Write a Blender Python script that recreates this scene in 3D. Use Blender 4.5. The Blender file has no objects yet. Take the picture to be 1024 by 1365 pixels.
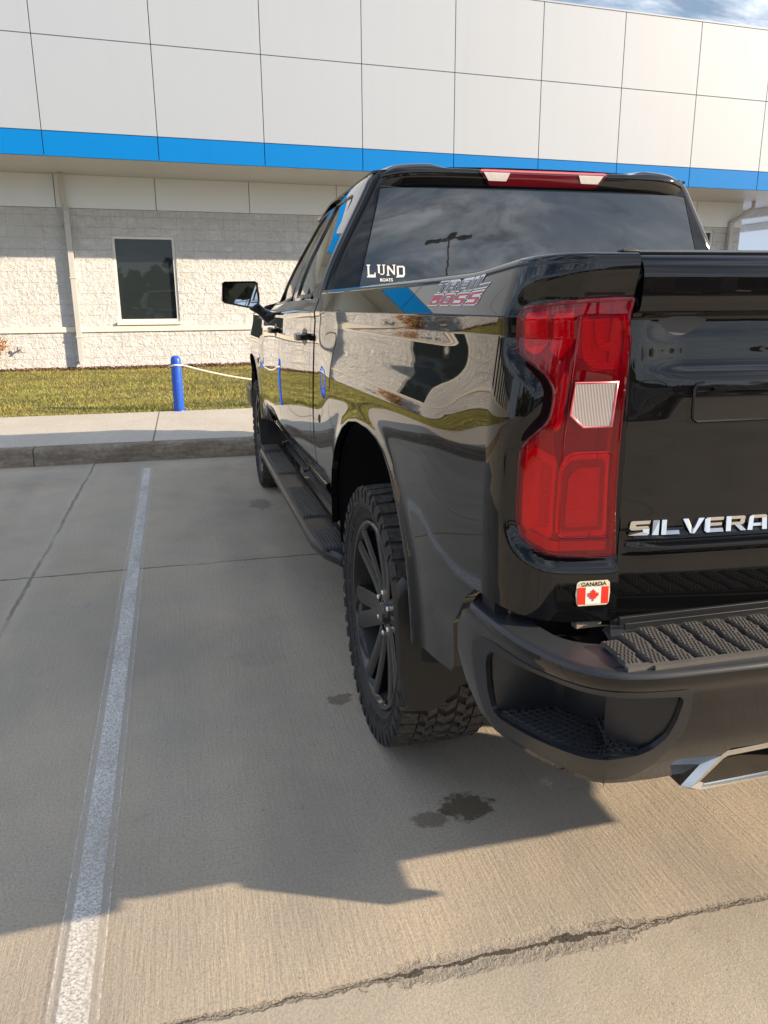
import bpy, bmesh, random, math
from mathutils import Vector, Matrix
import numpy as np
sc=bpy.context.scene
COL=sc.collection
random.seed(7)
def rad(a): return math.radians(a)
# ---------------- camera
cam=bpy.data.cameras.new('camera'); camo=bpy.data.objects.new('camera',cam); COL.objects.link(camo)
CP=(-1.5103,-1.1431,1.3533); YAW,PIT,ROL=14.0945,14.8727,.4133; FPX=1032.8
def _cam():
    y,p,r=rad(YAW),rad(PIT),rad(ROL)
    f=Vector((math.sin(y)*math.cos(p),math.cos(y)*math.cos(p),-math.sin(p))); rt=Vector((math.cos(y),-math.sin(y),0)); d=f.cross(rt)
    r2=rt*math.cos(r)+d*math.sin(r); d2=-rt*math.sin(r)+d*math.cos(r)
    M=Matrix((( r2.x,-d2.x,-f.x,CP[0]),(r2.y,-d2.y,-f.y,CP[1]),(r2.z,-d2.z,-f.z,CP[2]),(0,0,0,1)))
    camo.matrix_world=M
_cam()
cam.sensor_fit='VERTICAL'; cam.sensor_height=24; cam.lens=24*FPX/1365.0; cam.clip_start=.02; cam.clip_end=3000
sc.camera=camo
# ---------------- light
SUN_AZ,SUN_EL=-23.5,20.0     # degrees from +x (towards -y), elevation
SUN_STR=5.0; SKY_STR=.082; EXPO=.96
sd=Vector((math.cos(rad(SUN_AZ))*math.cos(rad(SUN_EL)),math.sin(rad(SUN_AZ))*math.cos(rad(SUN_EL)),math.sin(rad(SUN_EL))))
sl=bpy.data.lights.new('sun','SUN'); sl.energy=SUN_STR; sl.angle=rad(.55); sl.color=(1.0,.79,.55)
so=bpy.data.objects.new('sun',sl); COL.objects.link(so); so.rotation_euler=sd.to_track_quat('Z','Y').to_euler(); so.location=(20,-10,20)
w=bpy.data.worlds.new('World'); sc.world=w; w.use_nodes=True; nt=w.node_tree; nt.nodes.clear()
N=nt.nodes.new; L=nt.links.new
out=N('ShaderNodeOutputWorld'); bg=N('ShaderNodeBackground'); sky=N('ShaderNodeTexSky'); sky.sky_type='NISHITA'; sky.sun_disc=False
sky.sun_elevation=rad(SUN_EL); sky.sun_rotation=rad(90-SUN_AZ); sky.altitude=300; sky.air_density=1.0; sky.dust_density=1.0
tc=N('ShaderNodeTexCoord'); sx=N('ShaderNodeSeparateXYZ'); L(tc.outputs['Generated'],sx.inputs[0])
def wm(op,a,b=None):
    m=N('ShaderNodeMath'); m.operation=op
    for i,v in enumerate((a,b)):
        if v is None: continue
        if isinstance(v,(int,float)): m.inputs[i].default_value=v
        else: L(v,m.inputs[i])
    return m.outputs[0]
zz=wm('MAXIMUM',sx.outputs[2],0.0); den=wm('ADD',zz,.16)
cx=N('ShaderNodeCombineXYZ'); L(wm('DIVIDE',sx.outputs[0],den),cx.inputs[0]); L(wm('MULTIPLY',wm('DIVIDE',sx.outputs[1],den),2.0),cx.inputs[1])
n1=N('ShaderNodeTexNoise'); n1.inputs['Scale'].default_value=1.1; n1.inputs['Detail'].default_value=9; n1.inputs['Roughness'].default_value=.58; n1.inputs['Distortion'].default_value=.6
L(cx.outputs[0],n1.inputs['Vector'])
cr=N('ShaderNodeValToRGB'); L(n1.outputs[0],cr.inputs[0]); cr.color_ramp.elements[0].position=.40; cr.color_ramp.elements[0].color=(0,0,0,1); cr.color_ramp.elements[1].position=.62; cr.color_ramp.elements[1].color=(1,1,1,1)
n2=N('ShaderNodeTexNoise'); n2.inputs['Scale'].default_value=2.9; n2.inputs['Roughness'].default_value=.62; n2.inputs['Distortion'].default_value=.8; n2.inputs['Detail'].default_value=7; L(cx.outputs[0],n2.inputs['Vector'])
cr2=N('ShaderNodeValToRGB'); L(n2.outputs[0],cr2.inputs[0]); cr2.color_ramp.elements[0].position=.35; cr2.color_ramp.elements[0].color=(2.5,2.9,3.7,1); cr2.color_ramp.elements[1].position=.70; cr2.color_ramp.elements[1].color=(13.2,13.9,14.8,1)
mx=N('ShaderNodeMix'); mx.data_type='RGBA'; L(cr.outputs[0],mx.inputs[0]); L(sky.outputs[0],mx.inputs[6]); L(cr2.outputs[0],mx.inputs[7])
hz=N('ShaderNodeMapRange'); hz.inputs['From Min'].default_value=.02; hz.inputs['From Max'].default_value=.26; hz.inputs['To Min'].default_value=.75; hz.inputs['To Max'].default_value=0.0; L(sx.outputs[2],hz.inputs['Value'])
mx2=N('ShaderNodeMix'); mx2.data_type='RGBA'; L(hz.outputs[0],mx2.inputs[0]); L(mx.outputs[2],mx2.inputs[6]); mx2.inputs[7].default_value=(5.6,6.4,7.6,1)
L(mx2.outputs[2],bg.inputs[0]); bg.inputs[1].default_value=SKY_STR; L(bg.outputs[0],out.inputs[0])
sc.view_settings.view_transform='Standard'; sc.view_settings.look='None'; sc.view_settings.exposure=EXPO; sc.view_settings.gamma=1
sc.render.engine='CYCLES'
#GEO
import math
def sst(a,b,x):
    t=min(1.0,max(0.0,(x-a)/(b-a))); return t*t*(3-2*t)
def herm(kn,x):
    # smooth cubic through knots (finite-difference tangents)
    n=len(kn)
    if x<=kn[0][0]:
        s=(kn[1][1]-kn[0][1])/(kn[1][0]-kn[0][0]); return kn[0][1]+s*(x-kn[0][0])
    if x>=kn[-1][0]:
        s=(kn[-1][1]-kn[-2][1])/(kn[-1][0]-kn[-2][0]); return kn[-1][1]+s*(x-kn[-1][0])
    i=0
    while x>kn[i+1][0]: i+=1
    def tan(j):
        if j==0: return (kn[1][1]-kn[0][1])/(kn[1][0]-kn[0][0])
        if j==n-1: return (kn[-1][1]-kn[-2][1])/(kn[-1][0]-kn[-2][0])
        a=(kn[j][1]-kn[j-1][1])/(kn[j][0]-kn[j-1][0]); b=(kn[j+1][1]-kn[j][1])/(kn[j+1][0]-kn[j][0])
        if a*b<=0: return 0.0
        return 2*a*b/(a+b)
    h=kn[i+1][0]-kn[i][0]; t=(x-kn[i][0])/h
    m0,m1=tan(i)*h,tan(i+1)*h
    return (2*t**3-3*t*t+1)*kn[i][1]+(t**3-2*t*t+t)*m0+(-2*t**3+3*t*t)*kn[i+1][1]+(t**3-t*t)*m1
FEND=[(.45,.992),(.60,1.000),(.75,1.006),(.88,1.011),(.98,1.014),(1.06,1.0170),(1.10,1.0165),(1.14,1.012),(1.18,1.003),(1.22,.992),(1.255,.985),(1.28,.983),(1.30,.983)]
DOOR=[(.45,.930),(.58,.945),(.65,.966),(.72,.998),(.80,1.008),(.92,1.010),(1.06,1.006),(1.16,1.001),(1.24,.996),(1.30,.991)]
CORN=[(.45,.992),(.60,.997),(.80,1.001),(1.0,1.004),(1.15,.999),(1.24,.990),(1.30,.983)]
CZ=1.333  # crease height
ARCH=[(.545,.50),(.555,.60),(.575,.68),(.60,.755),(.64,.81),(.69,.875),(.75,.935),(.82,.98),(.90,1.004),(1.0,1.016),(1.15,1.016),(1.27,1.0),(1.38,.963),(1.47,.91),(1.54,.85),(1.59,.78),(1.61,.70),(1.605,.60),(1.59,.50)]
WB=3.765
def pdist(y,z):
    best=9
    for a,b in zip(ARCH,ARCH[1:]):
        dy,dz=b[0]-a[0],b[1]-a[1]; t=((y-a[0])*dy+(z-a[1])*dz)/(dy*dy+dz*dz); t=min(1,max(0,t))
        d=math.hypot(y-a[0]-t*dy,z-a[1]-t*dz)
        if d<best: best=d
    return best
def low_w(y,z):
    w=low_w0(y,z)
    yy=y if y<3 else y-WB
    if .3<yy<1.9 and z<1.25:
        d=pdist(yy,z)
        w+=max(0,1.020-w)*math.exp(-(d/.032)**2)
    return w+.012*math.sin(math.pi*min(1,max(0,(y-2.1)/1.9)))**2
def low_w0(y,z):
    g=sst(1.95,1.60,y)*sst(.05,.5,y)
    g2=sst(4.05,4.35,y)*sst(5.75,5.3,y)
    c=sst(.5,.05,y)
    gb=max(g,g2); w=DOORW(z)*(1-gb)*(1-c)+herm(FEND,z)*gb*(1-c)+herm(CORN,z)*c
    return w
def DOORW(z): return herm(DOOR,z)
def side_w(y,z):
    return side_w1(y,z)-.13*sst(5.0,5.95,y)
def side_w1(y,z):
    if z<=1.30: w=low_w(y,z)
    else:
        w0=low_w(y,1.30)
        zz=z
        if zz<=CZ: w=w0+.002*(zz-1.30)/(CZ-1.30)
        else: w=w0+.002-.41*(zz-CZ)
    return w
# bed side: u>=0 runs forward along the side from y=.14 ; u<0 goes round the corner to the tailgate seam
CA,CB,YC=.10,.125,.14
ARC=0.5*math.pi*math.sqrt((CA*CA+CB*CB)/2)
RR=.014; V0=1.403
def bed_side(u,v,off=0.0):
    x,y,z=bed_side0(u,v,off); return (x,y,z+.017*sst(.25,-.12,u)*sst(1.34,1.403,v))
def bed_side0(u,v,off=0.0):
    if v>V0:
        th=min((v-V0)/RR,math.pi/2); z=V0+RR*math.sin(th); inset=RR*(1-math.cos(th))+max(0,(v-V0)-RR*math.pi/2)
        zz=V0
    else: z=v; zz=v; inset=0.0
    if u>=0:
        w=side_w(YC+u,zz)-inset+off; return (-w,YC+u,z)
    w=side_w(YC,zz)
    if u>-ARC:
        th=-u/ARC*math.pi/2
        ca,cb=CA-inset+off,CB-inset+off
        return (-(w-CA)-ca*math.cos(th), YC-cb*math.sin(th), z)
    d=-u-ARC; x=-(w-CA)+d
    return (x, YC-CB-.09*d+inset-off, z)
LENS0=[(-.059,1.349),(-.066,1.3515),(-.093,1.354),(-.153,1.358),(-.242,1.361),(-.2495,1.3605),(-.2508,1.352),(-.2525,1.335),(-.262,1.241),(-.268,1.065),(-.2748,.945),(-.2755,.934),(-.273,.9292),(-.262,.929),(-.218,.930),(-.157,.936),(-.126,.946),(-.104,.960),(-.093,.978),(-.088,.998),(-.087,1.045),(-.086,1.095),(-.087,1.117),(-.093,1.128),(-.113,1.148),(-.130,1.164),(-.136,1.182),(-.136,1.207),(-.132,1.223),(-.123,1.236),(-.111,1.248),(-.088,1.262),(-.065,1.274),(-.056,1.286),(-.054,1.299),(-.055,1.315),(-.056,1.335),(-.057,1.344)]
def _chk(p):
    q=[]
    for i in range(len(p)):
        a,b=p[i],p[(i+1)%len(p)]; q.append((a[0]*.75+b[0]*.25,a[1]*.75+b[1]*.25)); q.append((a[0]*.25+b[0]*.75,a[1]*.25+b[1]*.75))
    return q
LENS=_chk(_chk(LENS0))
def polyd(poly,x,y):
    best=9
    for i in range(len(poly)):
        a=poly[i]; b=poly[(i+1)%len(poly)]
        dx,dy=b[0]-a[0],b[1]-a[1]; t=((x-a[0])*dx+(y-a[1])*dy)/(dx*dx+dy*dy); t=min(1,max(0,t))
        d=math.hypot(x-a[0]-t*dx,y-a[1]-t*dy)
        if d<best: best=d
    return best
def inp(poly,x,y):
    r=False
    for i in range(len(poly)):
        x1,y1=poly[i]; x2,y2=poly[(i+1)%len(poly)]
        if (y1>y)!=(y2>y) and x<(x2-x1)*(y-y1)/(y2-y1)+x1: r=not r
    return r
def bed_paint(u,v):
    # the panel dips into a rounded channel round the tail lamp
    if u>.0 or v<.88 or v>1.41: return bed_side(u,v)
    d=0.0 if inp(LENS,u,v) else polyd(LENS,u,v)
    return bed_side(u,v,-.015*(1-sst(0.0,.034,d)))
def cab_side(y,z,off=0.0):
    # left cab / door skin, y forward, z up ; rolls into the roof above 1.86
    if z<=1.35: w=side_w(y,z)
    else: w=side_w(y,1.35)-.5*min(z-1.35,.04)-.29*max(0,z-1.39)-.22*max(0,z-1.39)**2-.004
    if z<=1.35 and z>1.33: w-=.004*(z-1.33)/.02
    if z>1.83: w-=4*(z-1.83)**2
    nar=.042*sst(1.42,1.85,z)+sst(1.31,1.40,z)*(.045*sst(2.3,3.2,y)+.03*sst(3.2,4.2,y))
    return (-(w-nar+off),y,z)
def zfen(y): return 1.335-.075*sst(4.3,5.8,y)
def fender(y,v,off=0.0):
    z0=zfen(y)
    if v<=z0: return (-(side_w(y,min(v,1.33))+off),y,v)
    r=.03; th=min((v-z0)/r,math.pi/2); ins=r*(1-math.cos(th))+max(0,v-z0-r*math.pi/2)
    return (-(side_w(y,z0)-ins+off*math.cos(th)),y,z0+r*math.sin(th)+off*math.sin(th)+.25*max(0,v-z0-r*math.pi/2))
def yback(z): return 2.075+.11*(z-1.40)
def cab_back(s,z,off=0.0):
    w=-cab_side(2.10,z)[0]; r=.05; a=r*math.pi/2; L=w-r+a; t=abs(s)*L; sg=1 if s>=0 else -1
    y0=yback(z)+.0*w
    if t<=w-r: return (sg*t,y0-off-.02*(1-(t/w)**2),z)
    q=(t-(w-r))/r; q=min(q,math.pi/2+.2)
    return (sg*(w-r+(r+off)*math.sin(q)),y0+r-(r+off)*math.cos(q),z)
SP=[(0,2.145,1.822),(.05,2.097,1.826),(.065,2.087,1.836),(.115,2.079,1.882),(.128,2.085,1.892),(.16,2.115,1.898),(.34,2.295,1.914)]
def spoil(x,v,off=0.0):
    i=0
    while i<len(SP)-2 and v>SP[i+1][0]: i+=1
    y=herm([(k[0],k[1]) for k in SP],v); z=herm([(k[0],k[2]) for k in SP],v)
    e=abs(x)/.70; y+=.05*min(1,e)**8; z-=.022*min(1.05,e)**10
    z+=.016*sst(.40,.50,abs(x))*sst(.71,.62,abs(x))*sst(.115,.17,v)
    return (x,y-off,z+off*.3)
def roof(x,y):
    wr=-cab_side(y,1.885)[0]; t=min(1,abs(x)/wr)
    z=1.885+.045*(1-t**2.4)*sst(2.0,2.5,y)+.018*(1-t**3)
    z+=.012*sst(.62,.70,t)*sst(.92,.84,t)
    z-=.05*sst(3.1,3.7,y)
    return (x,y,z)
def tail_y(x): return -.012+.040*(x/.8)**2
TG=[(.80,.006),(.86,.0),(.92,-.001),(.926,-.014),(.938,-.016),(.946,-.002),(.953,-.014),(.960,-.008),(.97,-.002),(1.02,0),(1.10,.002),(1.16,0.0),(1.20,.0),(1.225,.0015),(1.240,.006),(1.252,.014),(1.262,.018),(1.29,.0205),(1.328,.026),(1.336,.022),(1.341,-.010),(1.36,-.016),(1.395,-.018)]
def lin(kn,x):
    if x<=kn[0][0]: return kn[0][1]
    for a,b in zip(kn,kn[1:]):
        if x<=b[0]: return a[1]+(b[1]-a[1])*(x-a[0])/(b[0]-a[0])
    return kn[-1][1]
def tailgate(x,v,off=0.0):
    vz=min(v,1.395)
    e=sst(.80,.74,abs(x))
    d=herm(TG,vz)
    if .915<vz<.965: d=d*sst(.795,.70,abs(x))
    if 1.16<vz<1.336:
        f=sst(.785,.68,abs(x)); fl=.012*(vz-1.16)/.17; d=d*f+fl*(1-f)*(1 if vz<1.33 else (1.336-vz)/.006)
    z=v
    if v>1.395:
        r=.04; th=min((v-1.395)/r,math.pi/2); z=1.395+r*math.sin(th); d+=r*(1-math.cos(th))+max(0,v-1.395-r*math.pi/2)
    return (x,tail_y(x)+d-off,z)
BP=[(-1.000,.42),(-1.016,.30),(-1.018,.20),(-1.012,.10),(-.998,.0),(-.972,-.085),(-.935,-.148),(-.885,-.181),(-.82,-.193),(-.72,-.198),(-.55,-.203),(-.30,-.208),(0,-.210)]
_bl=[0.0]
for a,b in zip(BP,BP[1:]): _bl.append(_bl[-1]+math.hypot(a[0]-b[0],a[1]-b[1]))
BLEN=_bl[-1]
_bx=[(l,p[0]) for l,p in zip(_bl,BP)]; _by=[(l,p[1]) for l,p in zip(_bl,BP)]
def bump_p(u):
    if u>BLEN:
        x,y,nx,ny=bump_p(2*BLEN-u); return -x,y,-nx,ny
    x,y=herm(_bx,u),herm(_by,u); e=.004
    tx=herm(_bx,min(u+e,BLEN))-herm(_bx,max(0,u-e)); ty=herm(_by,min(u+e,BLEN))-herm(_by,max(0,u-e)); l=math.hypot(tx,ty)
    return x,y,ty/l,-tx/l   # outward normal (left/rear)
BI=[(.50,.125),(.56,.092),(.605,.066),(.65,.045),(.70,.030),(.755,.015),(.785,.002),(.80,.0)]
def bumper(u,z,off=0.0):
    x,y,nx,ny=bump_p(u); uu=min(u,2*BLEN-u); i=herm(BI,z)*(.42+.58*sst(.25,.62,uu))-off
    return (x-nx*i,y-ny*i,z)
#END
# ---------------- materials
class NT:
    def __init__(s,name):
        s.m=bpy.data.materials.new(name); s.m.use_nodes=True; s.t=s.m.node_tree; s.p=s.t.nodes['Principled BSDF']; s.out=s.t.nodes['Material Output']
    def n(s,ty,**kw):
        nd=s.t.nodes.new('ShaderNode'+ty)
        for k,v in kw.items():
            if k.startswith('_'): setattr(nd,k[1:],v)
            else:
                key=int(k[1:]) if k[0]=='i' and k[1:].isdigit() else k.replace('_',' ')
                if isinstance(v,bpy.types.NodeSocket): s.t.links.new(v,nd.inputs[key])
                else: nd.inputs[key].default_value=v
        return nd
    def l(s,a,b): s.t.links.new(a,b)
    def set(s,**kw):
        for k,v in kw.items():
            k=k.replace('_',' ')
            if isinstance(v,bpy.types.NodeSocket): s.l(v,s.p.inputs[k])
            else: s.p.inputs[k].default_value=v
    def pos(s): return s.n('NewGeometry').outputs['Position']
    def obj(s): return s.n('TexCoord').outputs['Object']
    def noise(s,v,scale,detail=5,rough=.55,dist=0.0): return s.n('TexNoise',Vector=v,Scale=scale,Detail=detail,Roughness=rough,Distortion=dist).outputs[0]
    def ramp(s,f,*st):
        r=s.n('ValToRGB',Fac=f); e=r.color_ramp.elements
        while len(e)<len(st): e.new(.5)
        for i,(p,c) in enumerate(st):
            e[i].position=p; e[i].color=(c,c,c,1) if isinstance(c,(int,float)) else (*c,1)
        return r.outputs[0]
    def math(s,op,a,b=0.0,clamp=False):
        nd=s.n('Math',_operation=op,i0=a,i1=b); nd.use_clamp=clamp; return nd.outputs[0]
    def mix(s,f,a,b,blend='MIX'):
        nd=s.t.nodes.new('ShaderNodeMix'); nd.data_type='RGBA'; nd.blend_type=blend
        for i,v in ((0,f),(6,a),(7,b)):
            if isinstance(v,bpy.types.NodeSocket): s.l(v,nd.inputs[i])
            elif i==0: nd.inputs[0].default_value=v
            else: nd.inputs[i].default_value=(*v,1) if len(v)==3 else v
        return nd.outputs[2]
    def bump(s,h,strength=1.0,dist=.01,normal=None):
        nd=s.n('Bump',Height=h,Strength=strength,Distance=dist)
        if normal is not None: s.l(normal,nd.inputs['Normal'])
        return nd.outputs[0]
    def sep(s,v): return s.n('SeparateXYZ',Vector=v).outputs
    def mapping(s,v,scale=(1,1,1),rot=(0,0,0),loc=(0,0,0)):
        nd=s.n('Mapping',Vector=v); nd.inputs['Scale'].default_value=scale; nd.inputs['Rotation'].default_value=rot; nd.inputs['Location'].default_value=loc; return nd.outputs[0]
def simple(name,col,rough=.5,metal=0.0,var=.0,vs=6.0,bump=0.0,bs=200.0,coat=0.0,ior=1.5,spec=.5):
    q=NT(name); q.set(Roughness=rough,Metallic=metal,Base_Color=(*col,1),IOR=ior,Coat_Weight=coat,Coat_Roughness=.03,Specular_IOR_Level=spec)
    if var>0:
        f=q.noise(q.obj(),vs,6); q.set(Base_Color=q.mix(f,tuple(c*(1-var) for c in col),tuple(min(1,c*(1+var)) for c in col)))
        q.set(Roughness=q.math('ADD',q.math('MULTIPLY',q.noise(q.obj(),vs*2.3,4),var*.4),rough-var*.2))
    if bump>0: q.set(Normal=q.bump(q.noise(q.obj(),bs,3),.5,bump))
    return q.m
M={}
def mats():
    # black paint with clear coat, a trace of dust near the sills
    q=NT('black_paint'); z=q.sep(q.pos())[2]
    dn=q.noise(q.pos(),9,7,.6); low=q.ramp(z,(.55,.55),(.95,.03)); fine=q.noise(q.pos(),900,2)
    dust=q.math('MULTIPLY',q.math('MULTIPLY',low,dn),q.ramp(fine,(.35,.2),(.7,1.0))); spk=q.ramp(q.noise(q.pos(),420,2,.5),(.70,0),(.76,.30)); dust=q.math('ADD',dust,q.math('MULTIPLY',spk,q.ramp(q.noise(q.pos(),5,3),(.40,.1),(.62,1.0))))
    q.set(Base_Color=q.mix(q.math('MULTIPLY',dust,.04),(.0045,.0048,.0055),(.16,.13,.10)),Roughness=q.math('ADD',q.math('MULTIPLY',dust,.05),.025),IOR=1.5,Coat_Weight=1.0,Coat_Roughness=.012,Coat_IOR=1.43,Specular_IOR_Level=.12)
    q.set(Normal=q.bump(q.noise(q.pos(),160,2),.03,.0006)); M['paint']=q.m
    M['gloss']=simple('gloss_black_trim',(.006,.006,.007),.06,coat=.3)
    M['plastic']=simple('textured_black_plastic',(.045,.047,.052),.42,var=.25,vs=7,bump=.0006,bs=900)
    M['plastic2']=simple('smooth_grey_plastic',(.015,.017,.021),.34,var=.2,vs=5,bump=.0003,bs=700)
    M['rubber']=simple('black_rubber',(.012,.012,.013),.6)
    M['seal']=simple('window_seal',(.006,.006,.007),.35)
    M['glass']=simple('privacy_glass',(.008,.010,.012),.0,ior=1.75,coat=1.0)
    M['fglass']=simple('tinted_front_glass',(.014,.018,.020),.0,ior=1.52,coat=.3)
    M['mirror']=simple('mirror_glass',(.55,.62,.70),.02,metal=1.0)
    M['chrome']=simple('polished_steel',(.80,.79,.77),.16,metal=1.0,var=.05)
    M['badge']=simple('satin_chrome_badge',(.80,.78,.75),.16,metal=1.0)
    M['darkmetal']=simple('dark_gloss_rim',(.005,.005,.006),.14,metal=.0,coat=.35)
    M['brake']=simple('brake_metal',(.22,.21,.20),.4,metal=1.0,var=.3,vs=20)
    M['under']=simple('underbody_black',(.01,.01,.011),.7,var=.3)
    M['liner']=simple('wheel_liner',(.006,.006,.008),.85)
    q=NT('tyre_side'); p=q.obj(); n=q.noise(p,14,6)
    q.set(Base_Color=q.mix(n,(.014,.014,.016),(.034,.033,.034)),Roughness=.68,Normal=q.bump(q.noise(p,180,3),.4,.001)); M['tyre']=q.m
    q=NT('tyre_tread'); p=q.obj(); n=q.ramp(q.noise(p,60,6,.7),(.35,0),(.7,1))
    q.set(Base_Color=q.mix(n,(.022,.021,.022),(.11,.095,.080)),Roughness=.85,Normal=q.bump(q.noise(p,260,3),.5,.001)); M['tread']=q.m
    # tail lamp plastics
    def red(name,c1,c2,rough=.03,str_=.0,rib=None):
        q=NT(name); z=q.sep(q.obj()); n=q.noise(q.obj(),5,3)
        q.set(Base_Color=q.mix(n,c1,c2),Roughness=rough,Coat_Weight=1.0,Coat_Roughness=.01,IOR=1.5,Subsurface_Weight=0.0)
        if rib: q.set(Normal=q.bump(q.n('TexWave',Vector=q.obj(),Scale=rib,_bands_direction='Z').outputs[1],.4,.0006))
        return q.m
    def refl(name,c,rough,metal=0.0,rib=0,amt=.0015):
        q=NT(name); n=q.noise(q.obj(),40,3); q.set(Base_Color=q.mix(n,tuple(k*.85 for k in c),c),Roughness=rough,Metallic=metal)
        if rib: q.set(Normal=q.bump(q.n('TexWave',Vector=q.obj(),Scale=rib,_bands_direction='Z').outputs[1],.6,amt))
        return q.m
    M['lensbright']=refl('ribbed_red_reflector',(1.0,.10,.12),.35,.0,95)
    M['lensred']=refl('satin_lamp_housing',(.85,.16,.18),.20,.45)
    M['lensmid']=refl('lamp_housing_red',(.50,.05,.06),.35)
    M['lensdark']=refl('dark_lamp_housing',(.26,.03,.05),.3,.3)
    M['lensrim']=refl('lamp_ridge',(.95,.25,.27),.18,.6)
    # tinted clear outer lens
    q=NT('red_outer_lens'); tr=q.n('BsdfTransparent'); tr.inputs[0].default_value=(1.0,.030,.12,1)
    gl=q.n('BsdfGlossy',Roughness=.012); gl.inputs[0].default_value=(1,1,1,1)
    df=q.n('BsdfDiffuse'); df.inputs[0].default_value=(.62,.004,.06,1)
    m1=q.n('MixShader',Fac=.05); q.l(tr.outputs[0],m1.inputs[1]); q.l(df.outputs[0],m1.inputs[2])
    fr=q.n('Fresnel',IOR=1.5); m2=q.n('MixShader',Fac=fr.outputs[0]); q.l(m1.outputs[0],m2.inputs[1]); q.l(gl.outputs[0],m2.inputs[2]); q.l(m2.outputs[0],q.out.inputs[0]); M['outer']=q.m
    q=NT('reverse_lens'); wv=q.n('TexWave',Vector=q.obj(),Scale=120,_bands_direction='X').outputs[1]
    q.set(Base_Color=q.mix(wv,(.26,.25,.27),(.46,.44,.455)),Roughness=.12,Coat_Weight=1.0,Normal=q.bump(wv,.8,.003)); M['clear']=q.m
    M['amber_red']=simple('centre_brake_lens',(.10,.004,.008),.05,coat=1.0)
    M['white_lens']=simple('cargo_lamp_lens',(.62,.60,.60),.12,coat=1.0,var=.2,vs=60)
    M['white']=simple('white_vinyl',(.82,.82,.80),.4)
    M['cream']=simple('cream_vinyl',(.70,.66,.52),.4,var=.3,vs=90)
    M['inner_steel']=simple('tip_inner_steel',(.05,.045,.04),.45,var=.3,vs=20)
    M['pad']=simple('dusty_step_plastic',(.088,.087,.084),.55,var=.3,vs=14,bump=.0006,bs=900)
    M['cover']=simple('bumper_cover_plastic',(.030,.033,.039),.34,var=.25,vs=5,bump=.0003,bs=700)
    M['red']=simple('red_vinyl',(.75,.04,.02),.4)
    M['decalred']=simple('decal_red',(.50,.03,.05),.3)
    M['decalgrey']=simple('decal_grey',(.09,.10,.12),.25)
    M['decalwhite']=simple('decal_silver',(.85,.85,.86),.35)
    M['flap']=simple('mud_flap_plastic',(.008,.008,.008),.5,var=.3,vs=6,bump=.0005,bs=400)
    M['grime']=simple('raw_steel_tab',(.30,.24,.18),.5,var=.3,vs=40)
mats()
# ---------------- mesh helpers
def tag(o,label=None,cat=None,group=None,kind=None):
    if label: o['label']=label
    if cat: o['category']=cat
    if group: o['group']=group
    if kind: o['kind']=kind
    return o
def empty(name,loc,label=None,cat=None,group=None,rz=0.0,scale=1.0):
    o=bpy.data.objects.new(name,None); COL.objects.link(o); o.location=loc; o.rotation_euler=(0,0,rz); o.empty_display_size=.2
    return tag(o,label,cat,group)
def origin(o):
    # world offset of an object's parents (all unrotated)
    v=Vector((0,0,0))
    while o is not None: v+=o.location; o=o.parent
    return v
def link(name,me,mat,parent=None,world=True,bev=0.0,seg=2):
    o=bpy.data.objects.new(name,me); COL.objects.link(o)
    if mat is not None:
        for mm in (mat if isinstance(mat,(list,tuple)) else [mat]): me.materials.append(mm)
    if parent is not None:
        o.parent=parent
        if world: o.location=-origin(parent)
    if bev>0:
        b=o.modifiers.new('bevel','BEVEL'); b.width=bev; b.segments=seg; b.limit_method='ANGLE'; b.angle_limit=rad(35); b.harden_normals=True
    return o
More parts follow.
